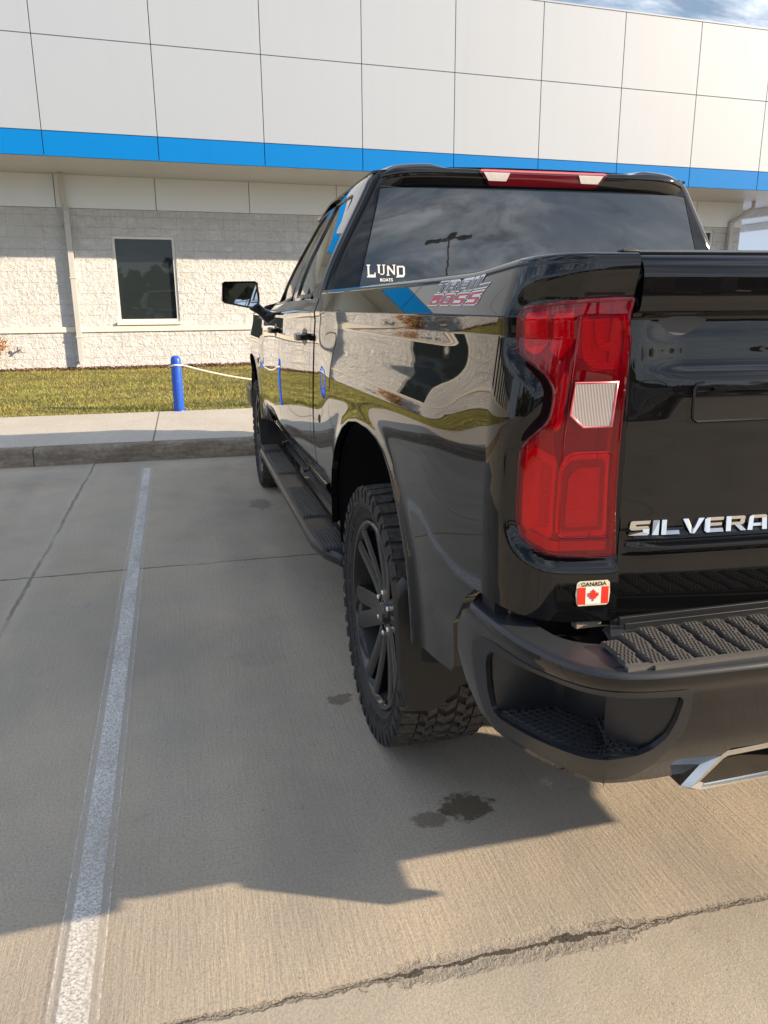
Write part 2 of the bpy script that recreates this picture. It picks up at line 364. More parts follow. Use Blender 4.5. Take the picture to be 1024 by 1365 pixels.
class MB:
    def __init__(s): s.v=[]; s.f=[]; s.mi=[]
    def add(s,vs,fs,mi=0):
        b=len(s.v); s.v+= [tuple(v) for v in vs]; s.f+=[tuple(i+b for i in f) for f in fs]; s.mi+=[mi]*len(fs)
    def box(s,c,d,rot=None,mi=0):
        cx,cy,cz=c; hx,hy,hz=d[0]/2,d[1]/2,d[2]/2
        vs=[Vector((a*hx,b*hy,e*hz)) for a in(-1,1) for b in(-1,1) for e in(-1,1)]
        if rot is not None: vs=[rot@v for v in vs]
        vs=[v+Vector(c) for v in vs]
        s.add(vs,[(0,1,3,2),(4,6,7,5),(0,4,5,1),(2,3,7,6),(0,2,6,4),(1,5,7,3)],mi)
    def bb(s,x0,x1,y0,y1,z0,z1,mi=0): s.box(((x0+x1)/2,(y0+y1)/2,(z0+z1)/2),(abs(x1-x0),abs(y1-y0),abs(z1-z0)),None,mi)
    def prism(s,poly,f0,f1,mi=0):
        # poly: list of (a,b); f0,f1 map (a,b)->3D for the two ends
        n=len(poly); vs=[f0(*p) for p in poly]+[f1(*p) for p in poly]
        s.add(vs,[tuple(range(n-1,-1,-1)),tuple(range(n,2*n))]+[(i,(i+1)%n,n+(i+1)%n,n+i) for i in range(n)],mi)
    def tube(s,pts,r,n=10,mi=0,cap=True):
        pts=[Vector(p) for p in pts]; rs=r if isinstance(r,(list,tuple)) else [r]*len(pts); vs=[]
        up=None
        for i,p in enumerate(pts):
            t=(pts[min(i+1,len(pts)-1)]-pts[max(i-1,0)]).normalized()
            if up is None: up=t.orthogonal().normalized()
            a=(up-t*up.dot(t)).normalized(); up=a; b=t.cross(a)
            for k in range(n):
                q=2*math.pi*k/n; vs.append(p+(a*math.cos(q)+b*math.sin(q))*rs[i])
        fs=[]
        for i in range(len(pts)-1):
            for k in range(n): fs.append((i*n+k,i*n+(k+1)%n,(i+1)*n+(k+1)%n,(i+1)*n+k))
        if cap: fs+= [tuple(range(n-1,-1,-1)),tuple((len(pts)-1)*n+k for k in range(n))]
        s.add(vs,fs,mi)
    def lathe(s,prof,n=48,axis='x',c=(0,0,0),mi=0,closed=False):
        vs=[]
        for (r,a) in prof:
            for k in range(n):
                q=2*math.pi*k/n; u,v=r*math.cos(q),r*math.sin(q)
                vs.append({'x':(a,u,v),'y':(u,a,v),'z':(u,v,a)}[axis])
        vs=[(v[0]+c[0],v[1]+c[1],v[2]+c[2]) for v in vs]; m=len(prof); fs=[]
        for i in range(m if closed else m-1):
            j=(i+1)%m
            for k in range(n): fs.append((i*n+k,i*n+(k+1)%n,j*n+(k+1)%n,j*n+k))
        s.add(vs,fs,mi)
    def strip(s,a,b,mi=0):
        n=len(a); s.add(list(a)+list(b),[(i,i+1,n+i+1,n+i) for i in range(n-1)],mi)
    def mirrored(s):
        m=MB(); m.v=[(-x,y,z) for x,y,z in s.v]; m.f=[tuple(reversed(f)) for f in s.f]; m.mi=list(s.mi); return m
    def build(s,name,mat,parent=None,smooth=None,bev=0.0,seg=2,world=True,recalc=True):
        me=bpy.data.meshes.new(name); me.from_pydata([tuple(v) for v in s.v],[],s.f); me.update()
        if recalc:
            bm=bmesh.new(); bm.from_mesh(me); bmesh.ops.recalc_face_normals(bm,faces=bm.faces[:]); bm.to_mesh(me); bm.free()
        if any(s.mi): me.polygons.foreach_set('material_index',s.mi)
        if smooth is not None or bev>0:
            me.polygons.foreach_set('use_smooth',[True]*len(me.polygons))
            me.set_sharp_from_angle(angle=rad(smooth if smooth is not None else 35))
        return link(name,me,mat,parent,world,bev,seg)
def inpoly(P,poly):
    x,y=P[:,0],P[:,1]; r=np.zeros(len(P),bool); n=len(poly)
    for i in range(n):
        x1,y1=poly[i]; x2,y2=poly[(i+1)%n]
        if y1==y2: continue
        c=((y1>y)!=(y2>y))&(x<(x2-x1)*(y-y1)/(y2-y1)+x1); r^=c
    return r
def nearest(P,polys):
    best=np.full(len(P),1e9); Q=P.copy()
    for poly in polys:
        n=len(poly)
        for i in range(n):
            a=np.array(poly[i],float); b=np.array(poly[(i+1)%n],float); d=b-a; L2=(d*d).sum()
            if L2<1e-14: continue
            t=np.clip(((P-a)@d)/L2,0,1); q=a+t[:,None]*d; D=((P-q)**2).sum(1); m=D<best; best[m]=D[m]; Q[m]=q[m]
    return Q
def rpoly(p,r,n=4):
    q=[]
    for i in range(len(p)):
        a,b,c=Vector(p[i-1]),Vector(p[i]),Vector(p[(i+1)%len(p)])
        d1,d2=(a-b),(c-b); rr=min(r,d1.length*.45,d2.length*.45); p1=b+d1.normalized()*rr; p2=b+d2.normalized()*rr
        for k in range(n+1):
            t=k/n; v=p1*(1-t)**2+b*2*t*(1-t)+p2*t*t; q.append((v.x,v.y))
    return q
def smoothpoly(p,it=2,keep=()):
    # corner cutting
    for _ in range(it):
        q=[]
        for i in range(len(p)):
            a,b=p[i],p[(i+1)%len(p)]
            q.append((a[0]*.75+b[0]*.25,a[1]*.75+b[1]*.25)); q.append((a[0]*.25+b[0]*.75,a[1]*.25+b[1]*.75))
        p=q
    return p
def shell(name,S,outline,mat,parent,holes=(),du=.012,dv=.01,thick=.012,out=1,mirror=False,eps=1e-4,lip=0.0,us=None,vs_=None):
    """Curved sheet: S(u,v) over the outline polygon minus the holes, exact normals, edges turned back by thick."""
    ol=np.array(outline,float); u0,v0=ol.min(0); u1,v1=ol.max(0)
    nu=max(2,int(round((u1-u0)/du))); nv=max(2,int(round((v1-v0)/dv)))
    U=np.linspace(u0,u1,nu+1); V=np.linspace(v0,v1,nv+1)
    if us is not None: U=np.array(us); nu=len(U)-1
    if vs_ is not None: V=np.array(vs_); nv=len(V)-1
    gu,gv=np.meshgrid(U,V,indexing='ij'); P=np.stack([gu.ravel(),gv.ravel()],1)
    cu,cv=np.meshgrid((U[1:]+U[:-1])/2,(V[1:]+V[:-1])/2,indexing='ij'); C=np.stack([cu.ravel(),cv.ravel()],1)
    k=inpoly(C,outline)
    for h in holes: k&=~inpoly(C,h)
    k=k.reshape(nu,nv); vid=lambda i,j:i*(nv+1)+j
    quads=[(vid(i,j),vid(i+1,j),vid(i+1,j+1),vid(i,j+1)) for i in range(nu) for j in range(nv) if k[i,j]]
    cnt={}
    for q in quads:
        for a,b in zip(q,q[1:]+q[:1]):
            cnt.setdefault((min(a,b),max(a,b)),[]).append((a,b))
    bed=[e[0] for e in cnt.values() if len(e)==1]
    bv=sorted({a for e in bed for a in e})
    polys=[outline]+list(holes)
    P2=P.copy()
    if bv: P2[bv]=nearest(P[bv],polys)
    used=sorted({a for q in quads for a in q}); ix={a:i for i,a in enumerate(used)}
    sg=-1 if mirror else 1
    pos=[];nor=[]
    for a in used:
        u,v=P2[a]; p=Vector(S(u,v)); e=eps
        tu=Vector(S(u+e,v))-Vector(S(u-e,v)); tv=Vector(S(u,v+e))-Vector(S(u,v-e)); n=tu.cross(tv)*out
        if n.length<1e-14: n=Vector((0,-1,0))
        n.normalize(); pos.append(p); nor.append(n)
    nb=len(used); bi={a:nb+i for i,a in enumerate(bv)}
    vs=[(sg*p.x,p.y,p.z) for p in pos]+[None]*len(bv)
    for a in bv:
        p=pos[ix[a]]-nor[ix[a]]*thick; vs[bi[a]]=(sg*p.x,p.y,p.z)
    # orientation: make faces agree with the normals
    vote=0
    for q in quads[::max(1,len(quads)//60)]:
        f=[pos[ix[a]] for a in q]; fn=(f[2]-f[0]).cross(f[3]-f[1]); vote+=1 if fn.dot(nor[ix[q[0]]])>0 else -1
    flip=(vote<0)^mirror
    fs=[];hem=[]
    for q in quads:
        t=tuple(ix[a] for a in q); fs.append(tuple(reversed(t)) if flip else t)
    if thick>0:
        for a,b in bed:
            t=(ix[b],ix[a],bi[a],bi[b]); hem.append(tuple(reversed(t)) if flip else t)
    me=bpy.data.meshes.new(name); me.from_pydata(vs,[],fs+hem); me.update()
    me.polygons.foreach_set('use_smooth',[True]*len(fs)+[False]*len(hem))
    nl=[]
    vn=[Vector((sg*n.x,n.y,n.z)) for n in nor]
    for pi,pl in enumerate(me.polygons):
        if pi<len(fs):
            for vi in pl.vertices: nl.append(vn[vi][:])
        else:
            for vi in pl.vertices: nl.append(pl.normal[:])
    me.normals_split_custom_set(nl)
    return link(name,me,mat,parent)
def ribbon(S,pts,wd,h,closed=True,mb=None):
    # raised bead that follows pts (u,v) on S
    mb=mb or MB(); n=len(pts); ins=[];outs=[];ct=[]
    for i,p in enumerate(pts):
        a=pts[i-1] if (closed or i>0) else p; b=pts[(i+1)%n] if (closed or i<n-1) else p
        tx,ty=b[0]-a[0],b[1]-a[1]; l=math.hypot(tx,ty) or 1; nx,ny=-ty/l,tx/l
        outs.append(S(p[0]+nx*wd/2,p[1]+ny*wd/2,0)); ins.append(S(p[0]-nx*wd/2,p[1]-ny*wd/2,0)); ct.append(S(p[0],p[1],h))
    if closed: outs.append(outs[0]); ins.append(ins[0]); ct.append(ct[0])
    m=len(ct); mb.add(outs+ct+ins,[(i,i+1,m+i+1,m+i) for i in range(m-1)]+[(m+i,m+i+1,2*m+i+1,2*m+i) for i in range(m-1)])
    return mb
def text_mesh(body,size,extrude,S,mat,name,parent,sx=1.0,shear=0.0,offset=0.0,space=1.0,u0=0,v0=0,su=1,off=.002,align='LEFT',mirror=False,bevel=0.0):
    cu=bpy.data.curves.new(name,'FONT'); cu.body=body; cu.size=size; cu.shear=shear; cu.offset=offset; cu.space_character=space; cu.align_x=align; cu.resolution_u=3
    cu.extrude=extrude; cu.bevel_depth=bevel; cu.bevel_resolution=1
    o=bpy.data.objects.new('tmp',cu); COL.objects.link(o); dg=bpy.context.evaluated_depsgraph_get(); me=bpy.data.meshes.new_from_object(o.evaluated_get(dg))
    bpy.data.objects.remove(o)
    # cut long faces so the letters follow a curved surface
    for v in me.vertices:
        x,y,z=v.co; p=S(u0+su*x*sx,v0+y,off+z+extrude)
        v.co=(-p[0],p[1],p[2]) if mirror else p
    me.name=name
    bm=bmesh.new(); bm.from_mesh(me); bmesh.ops.recalc_face_normals(bm,faces=bm.faces[:]); bm.to_mesh(me); bm.free()
    return link(name,me,mat,parent)
# ======================= the ground
q=NT('parking_concrete'); p=q.pos(); X,Y,Z=q.sep(p)
wob=q.math('MULTIPLY',q.math('SUBTRACT',q.noise(p,3.5,8,.6),.5),.10)
wob2=q.math('MULTIPLY',q.math('SUBTRACT',q.noise(p,22,6,.7),.5),.045)
def jline(coord,c0,wd,rough=1.0,nz=True):
    d=q.math('ABSOLUTE',q.math('SUBTRACT',q.math('ADD',coord,q.math('MULTIPLY',q.math('ADD',wob,wob2),rough)),c0))
    return q.math('SUBTRACT',1.0,q.n('MapRange',Value=d,From_Min=wd*.35,From_Max=wd).outputs[0],True)
# slab south of the joint is smoother and greyer
south=q.math('LESS_THAN',q.math('ADD',Y,q.math('MULTIPLY',wob,.6)),.13)
big=q.noise(p,.55,5,.6); mid=q.noise(p,2.6,7,.65); fine=q.noise(p,135,5,.75); grit=q.noise(p,260,3,.7)
# broom marks run along y
br=q.n('TexNoise',Vector=q.mapping(p,(95,7,1),(0,0,.06)),Scale=1.0,Detail=4,Roughness=.6).outputs[0]
c1=q.mix(q.ramp(big,(.3,0),(.7,1)),(.49,.422,.330),(.58,.500,.395))
c1=q.mix(q.ramp(mid,(.32,.0),(.72,.5)),c1,(.345,.335,.315))
c1=q.mix(q.ramp(fine,(.36,.55),(.56,0)),c1,(.24,.21,.17))
c1=q.mix(q.ramp(grit,(.56,0),(.72,.45)),c1,(.52,.46,.39))
c2=q.mix(q.ramp(fine,(.35,0),(.7,1)),(.37,.335,.28),(.53,.485,.41))
c2=q.mix(q.ramp(grit,(.60,0),(.75,.6)),c2,(.58,.53,.45))
base=q.mix(south,c1,c2)
pit=q.ramp(q.noise(p,48,3,.5),(.70,0),(.76,.55)); base=q.mix(pit,base,(.13,.11,.09))
# traffic grime and small dark spots
spots=q.ramp(q.noise(q.mapping(p,(1,1,1),(0,0,0),(3,7,0)),9,3,.5),(.70,0),(.78,.28))
base=q.mix(spots,base,(.16,.14,.13))
tx=q.math('ADD',X,q.math('MULTIPLY',q.math('SUBTRACT',q.noise(p,.5,3),.5),.25))
for c0,w0_,a0 in ((-1.28,.16,.20),(-2.75,.14,.22),(-.30,.17,.18)):
    t_=q.n('MapRange',Value=q.math('ABSOLUTE',q.math('SUBTRACT',tx,c0)),From_Min=w0_*.3,From_Max=w0_,To_Min=a0,To_Max=0.0).outputs[0]; base=q.mix(q.math('MULTIPLY',t_,q.ramp(q.noise(p,2.4,5,.6),(.35,.2),(.65,1.0))),base,(.17,.16,.15))
tr=q.noise(q.mapping(p,(1.0,.7,1)),1.3,5,.55); base=q.mix(q.ramp(tr,(.42,0),(.68,.42)),base,(.22,.205,.19))
rust=q.ramp(q.noise(q.mapping(p,(1,1,1),(0,0,0),(11,2,0)),1.4,5,.6),(.58,0),(.75,.28)); base=q.mix(rust,base,(.30,.20,.13))
# wet / oil stains  (x, y, rx, ry)
def blob(cx,cy,rx,ry,amp=.5):
    dx=q.math('DIVIDE',q.math('SUBTRACT',X,cx),rx); dy=q.math('DIVIDE',q.math('SUBTRACT',Y,cy),ry)
    d=q.math('SQRT',q.math('ADD',q.math('MULTIPLY',dx,dx),q.math('MULTIPLY',dy,dy)))
    d=q.math('ADD',d,q.math('MULTIPLY',q.math('SUBTRACT',q.noise(p,24,6,.65),.5),2.3))
    return q.n('MapRange',Value=d,From_Min=.75,From_Max=1.0,To_Min=amp,To_Max=0.0).outputs[0]
for a in ((-.830,.625,.085,.060,.86),(-.945,.60,.055,.040,.60),(-1.06,1.32,.05,.045,.6),(-1.06,4.25,.09,.16,.45)): base=q.mix(blob(*a),base,(.105,.078,.055))
for a in ((-1.30,1.75,.12,.10,.10),): base=q.mix(blob(*a),base,(.13,.13,.14))
# joints
spallw=q.math('ADD',.008,q.math('MULTIPLY',blob(-.90,.125,.30,.11,1.0),.022))
jd=q.math('ABSOLUTE',q.math('SUBTRACT',q.math('ADD',Y,q.math('ADD',q.math('MULTIPLY',wob,.45),wob2)),.128))
crack=q.math('LESS_THAN',jd,q.math('MULTIPLY',q.math('MULTIPLY',spallw,.34),q.ramp(q.noise(p,9,5,.7),(.38,.18),(.62,1.0)))); spall=q.n('MapRange',Value=q.math('DIVIDE',jd,spallw),From_Min=.5,From_Max=1.3,To_Min=1.0,To_Max=0.0).outputs[0]
gv=q.n('TexVoronoi',Vector=p,Scale=130).outputs[1]
agg=q.mix(.55,q.ramp(q.noise(p,120,4,.8),(.3,.12),(.7,.55)),q.mix(.95,gv,(.36,.31,.24)))
base=q.mix(q.math('MULTIPLY',spall,.7),base,agg)
dk=jline(Y,3.005,.012,.5); dk2=jline(X,-2.36,.013,.5); dk3=jline(Y,-2.75,.010,.3); dk4=jline(X,1.25,.010,.3); dk5=jline(Y,5.96,.010,.3); dk6=jline(X,-6.0,.01,.3)
jn=dk
for d_ in (dk2,dk3,dk4,dk6): jn=q.math('MAXIMUM',jn,d_)
jn=q.math('MULTIPLY',jn,q.ramp(q.noise(p,2.2,4,.6),(.36,.15),(.56,.85)))
base=q.mix(jn,base,(.10,.085,.07)); base=q.mix(q.math('MULTIPLY',crack,.85),base,(.05,.042,.035))
halo=q.math('MULTIPLY',jline(X,-2.36,.06,.5),.22); base=q.mix(halo,base,(.55,.50,.44))
q.set(Base_Color=base,Roughness=.86,Specular_IOR_Level=.25)
hh=q.math('ADD',q.math('MULTIPLY',q.noise(p,170,5,.78),.0021),q.math('MULTIPLY',q.math('MULTIPLY',br,.0024),q.math('SUBTRACT',1.0,south)))
hh=q.math('ADD',hh,q.math('MULTIPLY',q.noise(p,11,4,.6),.003))
hh=q.math('SUBTRACT',hh,q.math('MULTIPLY',crack,.012)); hh=q.math('SUBTRACT',hh,q.math('MULTIPLY',spall,q.math('MULTIPLY',q.noise(p,60,4,.8),.018))); hh=q.math('SUBTRACT',hh,q.math('MULTIPLY',jn,.004))
q.set(Normal=q.bump(hh,1.0,1.0)); M['concrete']=q.m
m=MB(); m.add([(-600,-600,0),(600,-600,0),(600,6.2,0),(-600,6.2,0)],[(0,1,2,3)])
g=m.build('parking_lot',M['concrete']); tag(g,kind='structure')
# painted line
q=NT('worn_white_paint'); p=q.pos(); X,Y,Z=q.sep(p)
# centre of stripe drifts from -1.82 (y=.18) to -1.90 (y=5.78)
u=q.math('SUBTRACT',X,q.math('MULTIPLY_ADD',Y,-.0143) if False else q.math('ADD',q.math('MULTIPLY',Y,-.0143),-1.8125))
au=q.math('ABSOLUTE',u); worn=q.noise(p,70,8,.8); w2=q.noise(q.mapping(p,(1,.3,1)),11,6,.7); spk=q.noise(p,170,4,.7)
core=q.n('MapRange',Value=q.math('ADD',au,q.math('MULTIPLY',q.math('SUBTRACT',worn,.5),.010)),From_Min=.029,From_Max=.034,To_Min=1.0,To_Max=0.0).outputs[0]
edge=q.n('MapRange',Value=q.math('ABSOLUTE',q.math('SUBTRACT',q.math('ADD',au,q.math('MULTIPLY',q.math('SUBTRACT',w2,.5),.006)),.049)),From_Min=.0012,From_Max=.0030,To_Min=1.0,To_Max=0.0).outputs[0]
body=q.n('MapRange',Value=au,From_Min=.047,From_Max=.051,To_Min=.20,To_Max=0.0).outputs[0]
al=q.math('MAXIMUM',q.math('MULTIPLY',core,q.ramp(spk,(.36,.25),(.58,.95))),q.math('MAXIMUM',q.math('MULTIPLY',edge,q.ramp(worn,(.42,.0),(.58,.85))),body))
al=q.math('MULTIPLY',q.math('MULTIPLY',al,q.ramp(w2,(.28,.55),(.52,1.0))),q.ramp(q.noise(p,2.2,5,.65),(.34,.72),(.56,1.0)))
q.set(Base_Color=q.mix(w2,(.66,.66,.65),(.85,.85,.84)),Roughness=.75,Alpha=al,Normal=q.bump(q.noise(p,120,4,.7),.6,.002)); M['stripe']=q.m
def stripe(x,dx,label):
    m=MB(); m.add([(x-.055,-3.2,.004),(x+.055,-3.2,.004),(x+.055-dx,5.80,.004),(x-.055-dx,5.80,.004)],[(0,1,2,3)]); return m
m=MB(); m.add([(-1.8125+.0143*3.2-.055,-3.2,.004),(-1.8125+.0143*3.2+.055,-3.2,.004),(-1.8125-.0143*5.79+.055,5.79,.004),(-1.8125-.0143*5.79-.055,5.79,.004)],[(0,1,2,3)])
tag(m.build('painted_line',M['stripe']),'worn white parking line with thin double edges left of the black truck','road marking')
# kerb and sidewalk
def conc(name,a,b,c,rs=40,joints=None,curbface=False):
    q=NT(name); p=q.pos(); X,Y,Z=q.sep(p)
    col=q.mix(q.ramp(q.noise(p,1.6,6,.65),(.3,0),(.7,1)),a,b); col=q.mix(q.ramp(q.noise(p,rs,6,.75),(.35,.6),(.6,0)),col,c)
    if curbface:
        col=q.mix(q.ramp(q.noise(q.mapping(p,(1,1,5)),4,6,.7),(.38,.0),(.62,.7)),col,(.14,.10,.07))
    h=q.noise(p,rs*3,4,.7)
    if joints:
        for x0,per in joints:
            f=q.math('ABSOLUTE',q.math('SUBTRACT',q.math('FRACT',q.math('DIVIDE',q.math('SUBTRACT',X,x0),per)),.5)); j=q.math('GREATER_THAN',f,.5-.007/per)
            col=q.mix(q.math('MULTIPLY',j,.8),col,(.06,.05,.04))
    q.set(Base_Color=col,Roughness=.85,Normal=q.bump(h,.5,.003),Specular_IOR_Level=.25); return q.m
M['walk']=conc('sidewalk_concrete',(.50,.475,.425),(.58,.555,.505),(.36,.33,.28),40,[(-1.85,3.05)])
M['kerb']=conc('kerb_concrete',(.33,.285,.225),(.41,.355,.285),(.13,.10,.075),26,[(-2.87,3.05)],True)
m=MB(); prof=[(6.145,-.02),(6.160,.06),(6.172,.125),(6.195,.148),(6.215,.152),(6.33,.153),(6.33,-.02)]
m.prism(prof,lambda a,b:(-40,a,b),lambda a,b:(60,a,b)); tag(m.build('kerb',M['kerb'],smooth=50),kind='structure')
m=MB(); m.add([(-40,6.32,.156),(60,6.32,.156),(60,8.44,.162),(-40,8.44,.162),(-40,6.32,0),(60,6.32,0)],[(0,1,2,3),(4,5,1,0)]); tag(m.build('sidewalk',M['walk']),kind='structure')
# lawn
q=NT('lawn_soil'); p=q.pos()
q.set(Base_Color=q.mix(q.noise(p,3,6),(.085,.075,.028),(.16,.135,.05)),Roughness=.95,Normal=q.bump(q.noise(p,60,5,.7),.8,.02)); M['soil']=q.m
m=MB()
LR=[(8.40,.12),(8.45,.155),(9.0,.165),(11,.185),(14.0,.205),(14.75,.215)]
for (a,za),(b,zb_) in zip(LR,LR[1:]):
    m.add([(-40,a,za),(60,a,za),(60,b,zb_),(-40,b,zb_)],[(0,1,2,3)])
tag(m.build('lawn',M['soil'],smooth=60),kind='structure')
def lawn_z(y):
    return lin([(a,b) for a,b in LR],y)
q=NT('grass_blades'); oi=q.n('NewGeometry').outputs['Random Per Island']; p=q.pos(); X,Y,Z=q.sep(p)
band=q.noise(q.mapping(p,(.35,2.2,1)),1.0,4,.6); c=q.mix(q.ramp(band,(.36,0),(.62,1)),(.085,.140,.022),(.35,.340,.095)); c=q.mix(q.ramp(oi,(.55,0),(.9,.75)),c,(.42,.36,.14)); c=q.mix(q.ramp(q.noise(p,.9,4),(.42,0),(.62,.5)),c,(.30,.25,.08))
q.set(Base_Color=c,Roughness=.6,Specular_IOR_Level=.2); M['grass']=q.m
def grass():
    rng=np.random.default_rng(3); n=110000
    x=rng.uniform(-7.5,3.0,n); y=8.43+.035*np.sin(x*7.3)+.03*np.sin(x*19.1+1)+(14.78-8.46)*rng.uniform(0,1,n)**1.25
    n2=42000; x2=rng.uniform(-26,-7.5,n2); y2=rng.uniform(8.46,14.75,n2); x=np.concatenate([x,x2]); y=np.concatenate([y,y2]); wide=np.concatenate([np.ones(n),np.full(n2,2.2)])
    # clumpy
    z=np.interp(y,[a for a,b in LR],[b for a,b in LR]); N_=len(x)
    h=rng.uniform(.020,.050,N_)*(.75+.5*np.sin(x*3.1+np.sin(y*2.3)*2)*.4); a=rng.uniform(0,2*np.pi,N_); w_=rng.uniform(.003,.0065,N_)*wide; lx=rng.normal(0,.022,N_); ly=rng.normal(0,.022,N_)
    ca,sa=np.cos(a)*w_,np.sin(a)*w_
    v=np.empty((N_,3,3)); v[:,0]=np.stack([x-ca,y-sa,z-.005],1); v[:,1]=np.stack([x+ca,y+sa,z-.005],1); v[:,2]=np.stack([x+lx,y+ly,z+h],1)
    me=bpy.data.meshes.new('grass'); me.vertices.add(N_*3); me.vertices.foreach_set('co',v.ravel()); me.loops.add(N_*3); me.loops.foreach_set('vertex_index',np.arange(N_*3)); me.polygons.add(N_); me.polygons.foreach_set('loop_start',np.arange(0,N_*3,3)); me.polygons.foreach_set('loop_total',np.full(N_,3)); me.update(calc_edges=True)
    tag(link('grass',me,M['grass']),kind='stuff')
grass()
# mulch bed
q=NT('mulch'); p=q.pos(); oi=q.n('NewGeometry').outputs['Random Per Island']
q.set(Base_Color=q.ramp(oi,(0,(.055,.028,.016)),(.5,(.12,.060,.034)),(.85,(.20,.12,.075)),(1.0,(.42,.33,.22))),Roughness=.9); M['mulch']=q.m
def mulch():
    rng=np.random.default_rng(5); m=MB()
    m.add([(-40,14.7,.213),(60,14.7,.213),(60,17.6,.24),(-40,17.6,.24)],[(0,1,2,3)])
    for i in range(9000):
        x=rng.uniform(-12,2.5) if i<6500 else rng.uniform(-26,-12); yw=14.68+rng.uniform(0,1)*(15.6+.076*x-14.68+.15); z=.215+.02*rng.uniform()
        a=rng.uniform(0,6.28); l=rng.uniform(.02,.06); w_=rng.uniform(.008,.02); t=rng.uniform(-.5,.5)
        dx,dy,dz=math.cos(a)*l,math.sin(a)*l,abs(t)*l; ex,ey=-math.sin(a)*w_,math.cos(a)*w_
        m.add([(x-ex,yw-ey,z),(x+ex,yw+ey,z),(x+dx+ex,yw+dy+ey,z+dz+.006),(x+dx-ex,yw+dy-ey,z+dz+.006)],[(0,1,2,3)])
    tag(m.build('mulch_bed',M['mulch'],recalc=False),kind='stuff')
mulch()
# ======================= the building  (own frame: s along the facade, d away from the lot)
BA=rad(4.3598); cb,sb=math.cos(BA),math.sin(BA)
DW,DF=15.55,13.65
def W_(s,d,z): return (s*cb-d*sb, s*sb+d*cb, z)
BL=empty('dealership_building',W_(0,DW,0),'long white block and panel building with a bright blue fascia stripe across the lawn','building')
class BM_(MB):
    def bx(s,s0,s1,d0,d1,z0,z1,mi=0):
        vs=[W_(a,b,e) for a in(s0,s1) for b in(d0,d1) for e in(z0,z1)]
        s.add(vs,[(0,1,3,2),(4,6,7,5),(0,4,5,1),(2,3,7,6),(0,2,6,4),(1,5,7,3)],mi)
def bcoord(q):
    return q.mapping(q.pos(),(1,1,1),(0,0,-BA))
def panel_mat(name,a,rough,metal=0.0):
    q=NT(name); p=q.pos(); n=q.noise(p,.45,3); st=q.noise(q.mapping(p,(3,3,.15)),1.5,4,.6)
    q.set(Base_Color=q.mix(q.ramp(st,(.5,0),(.8,.10)),q.mix(n,tuple(c*.96 for c in a),a),tuple(c*.7 for c in a)),Roughness=rough,Metallic=metal,Normal=q.bump(q.noise(p,.8,2),.12,.02)); return q.m
M['acm']=panel_mat('white_composite_panel',(.335,.39,.475),.55,.05)
M['blue']=panel_mat('blue_composite_panel',(.0,.175,.55),.6); M['blue'].node_tree.nodes['Principled BSDF'].inputs['Specular IOR Level'].default_value=.12
M['soffit']=panel_mat('soffit_panel',(.62,.655,.69),.45)
M['clad']=panel_mat('pale_cladding',(.80,.86,.92),.4)
M['joint']=simple('dark_joint',(.10,.10,.10),.6)
M['wframe']=simple('white_window_frame',(.72,.72,.70),.35,var=.05)
M['spout']=simple('painted_downspout',(.52,.53,.53),.4,var=.12,vs=3)
q=NT('split_face_block'); p=bcoord(q); X,Y,Z=q.sep(p)
v=q.n('CombineXYZ',X=X,Y=Z).outputs[0]
br_=q.n('TexBrick',Vector=v,Scale=1.0,Mortar_Size=.005,Mortar_Smooth=.2,Bias=0.0,Brick_Width=.305,Row_Height=.203,Color1=(1,1,1,1),Color2=(.86,.86,.86,1),Mortar=(0,0,0,1)); br_.offset=0.0
bf=br_.outputs['Fac']
vr=q.n('TexVoronoi',Vector=q.mapping(p,(1,1,.75),(0,.5,0)),Scale=13,Randomness=1.0); cr_=q.noise(q.mapping(p,(1,1,1),(0,.6,0)),7,8,.72,1.2); cf=q.noise(p,30,6,.7)
h=q.math('ADD',q.math('MULTIPLY',cr_,.070),q.math('MULTIPLY',cf,.014)); h=q.math('ADD',h,q.math('MULTIPLY',vr.outputs[0],.010))
h=q.math('MULTIPLY',h,q.math('SUBTRACT',1.0,q.math('MULTIPLY',bf,.26)))
col=q.mix(br_.outputs[0],(.70,.73,.77),(.79,.82,.86)); col=q.mix(q.ramp(q.noise(p,2,6),(.4,.0),(.75,.35)),col,(.60,.60,.58)); col=q.mix(q.math('MULTIPLY',bf,.13),col,(.50,.47,.43))
q.set(Base_Color=col,Roughness=.9,Normal=q.bump(h,1.0,1.3),Specular_IOR_Level=.2); M['block']=q.m
q=NT('smooth_block'); p=bcoord(q); X,Y,Z=q.sep(p)
q.set(Base_Color=q.mix(q.noise(p,2,5),(.74,.70,.63),(.82,.78,.71)),Roughness=.8,Normal=q.bump(q.noise(p,60,4),.3,.004)); M['sill']=q.m
q=NT('lobby_glass'); q.set(Base_Color=(.022,.030,.034,1),Roughness=.02,IOR=1.5); M['bglass']=q.m
S0,S1=-38.0,13.35
ZB=.10; ZW=3.17; ZS=3.757; ZR=6.855
wins=[(-1.545,-.365,1.085,2.70)]+[(-1.49-3.66,-.41-3.66,1.085,2.70)]+[(-8.6-2.9*k,-7.1-2.9*k,1.085,2.70) for k in range(0,9)]+[(2.9,4.0,1.085,2.70),(6.56,7.64,1.085,2.70),(10.9,12.55,.9,3.10)]
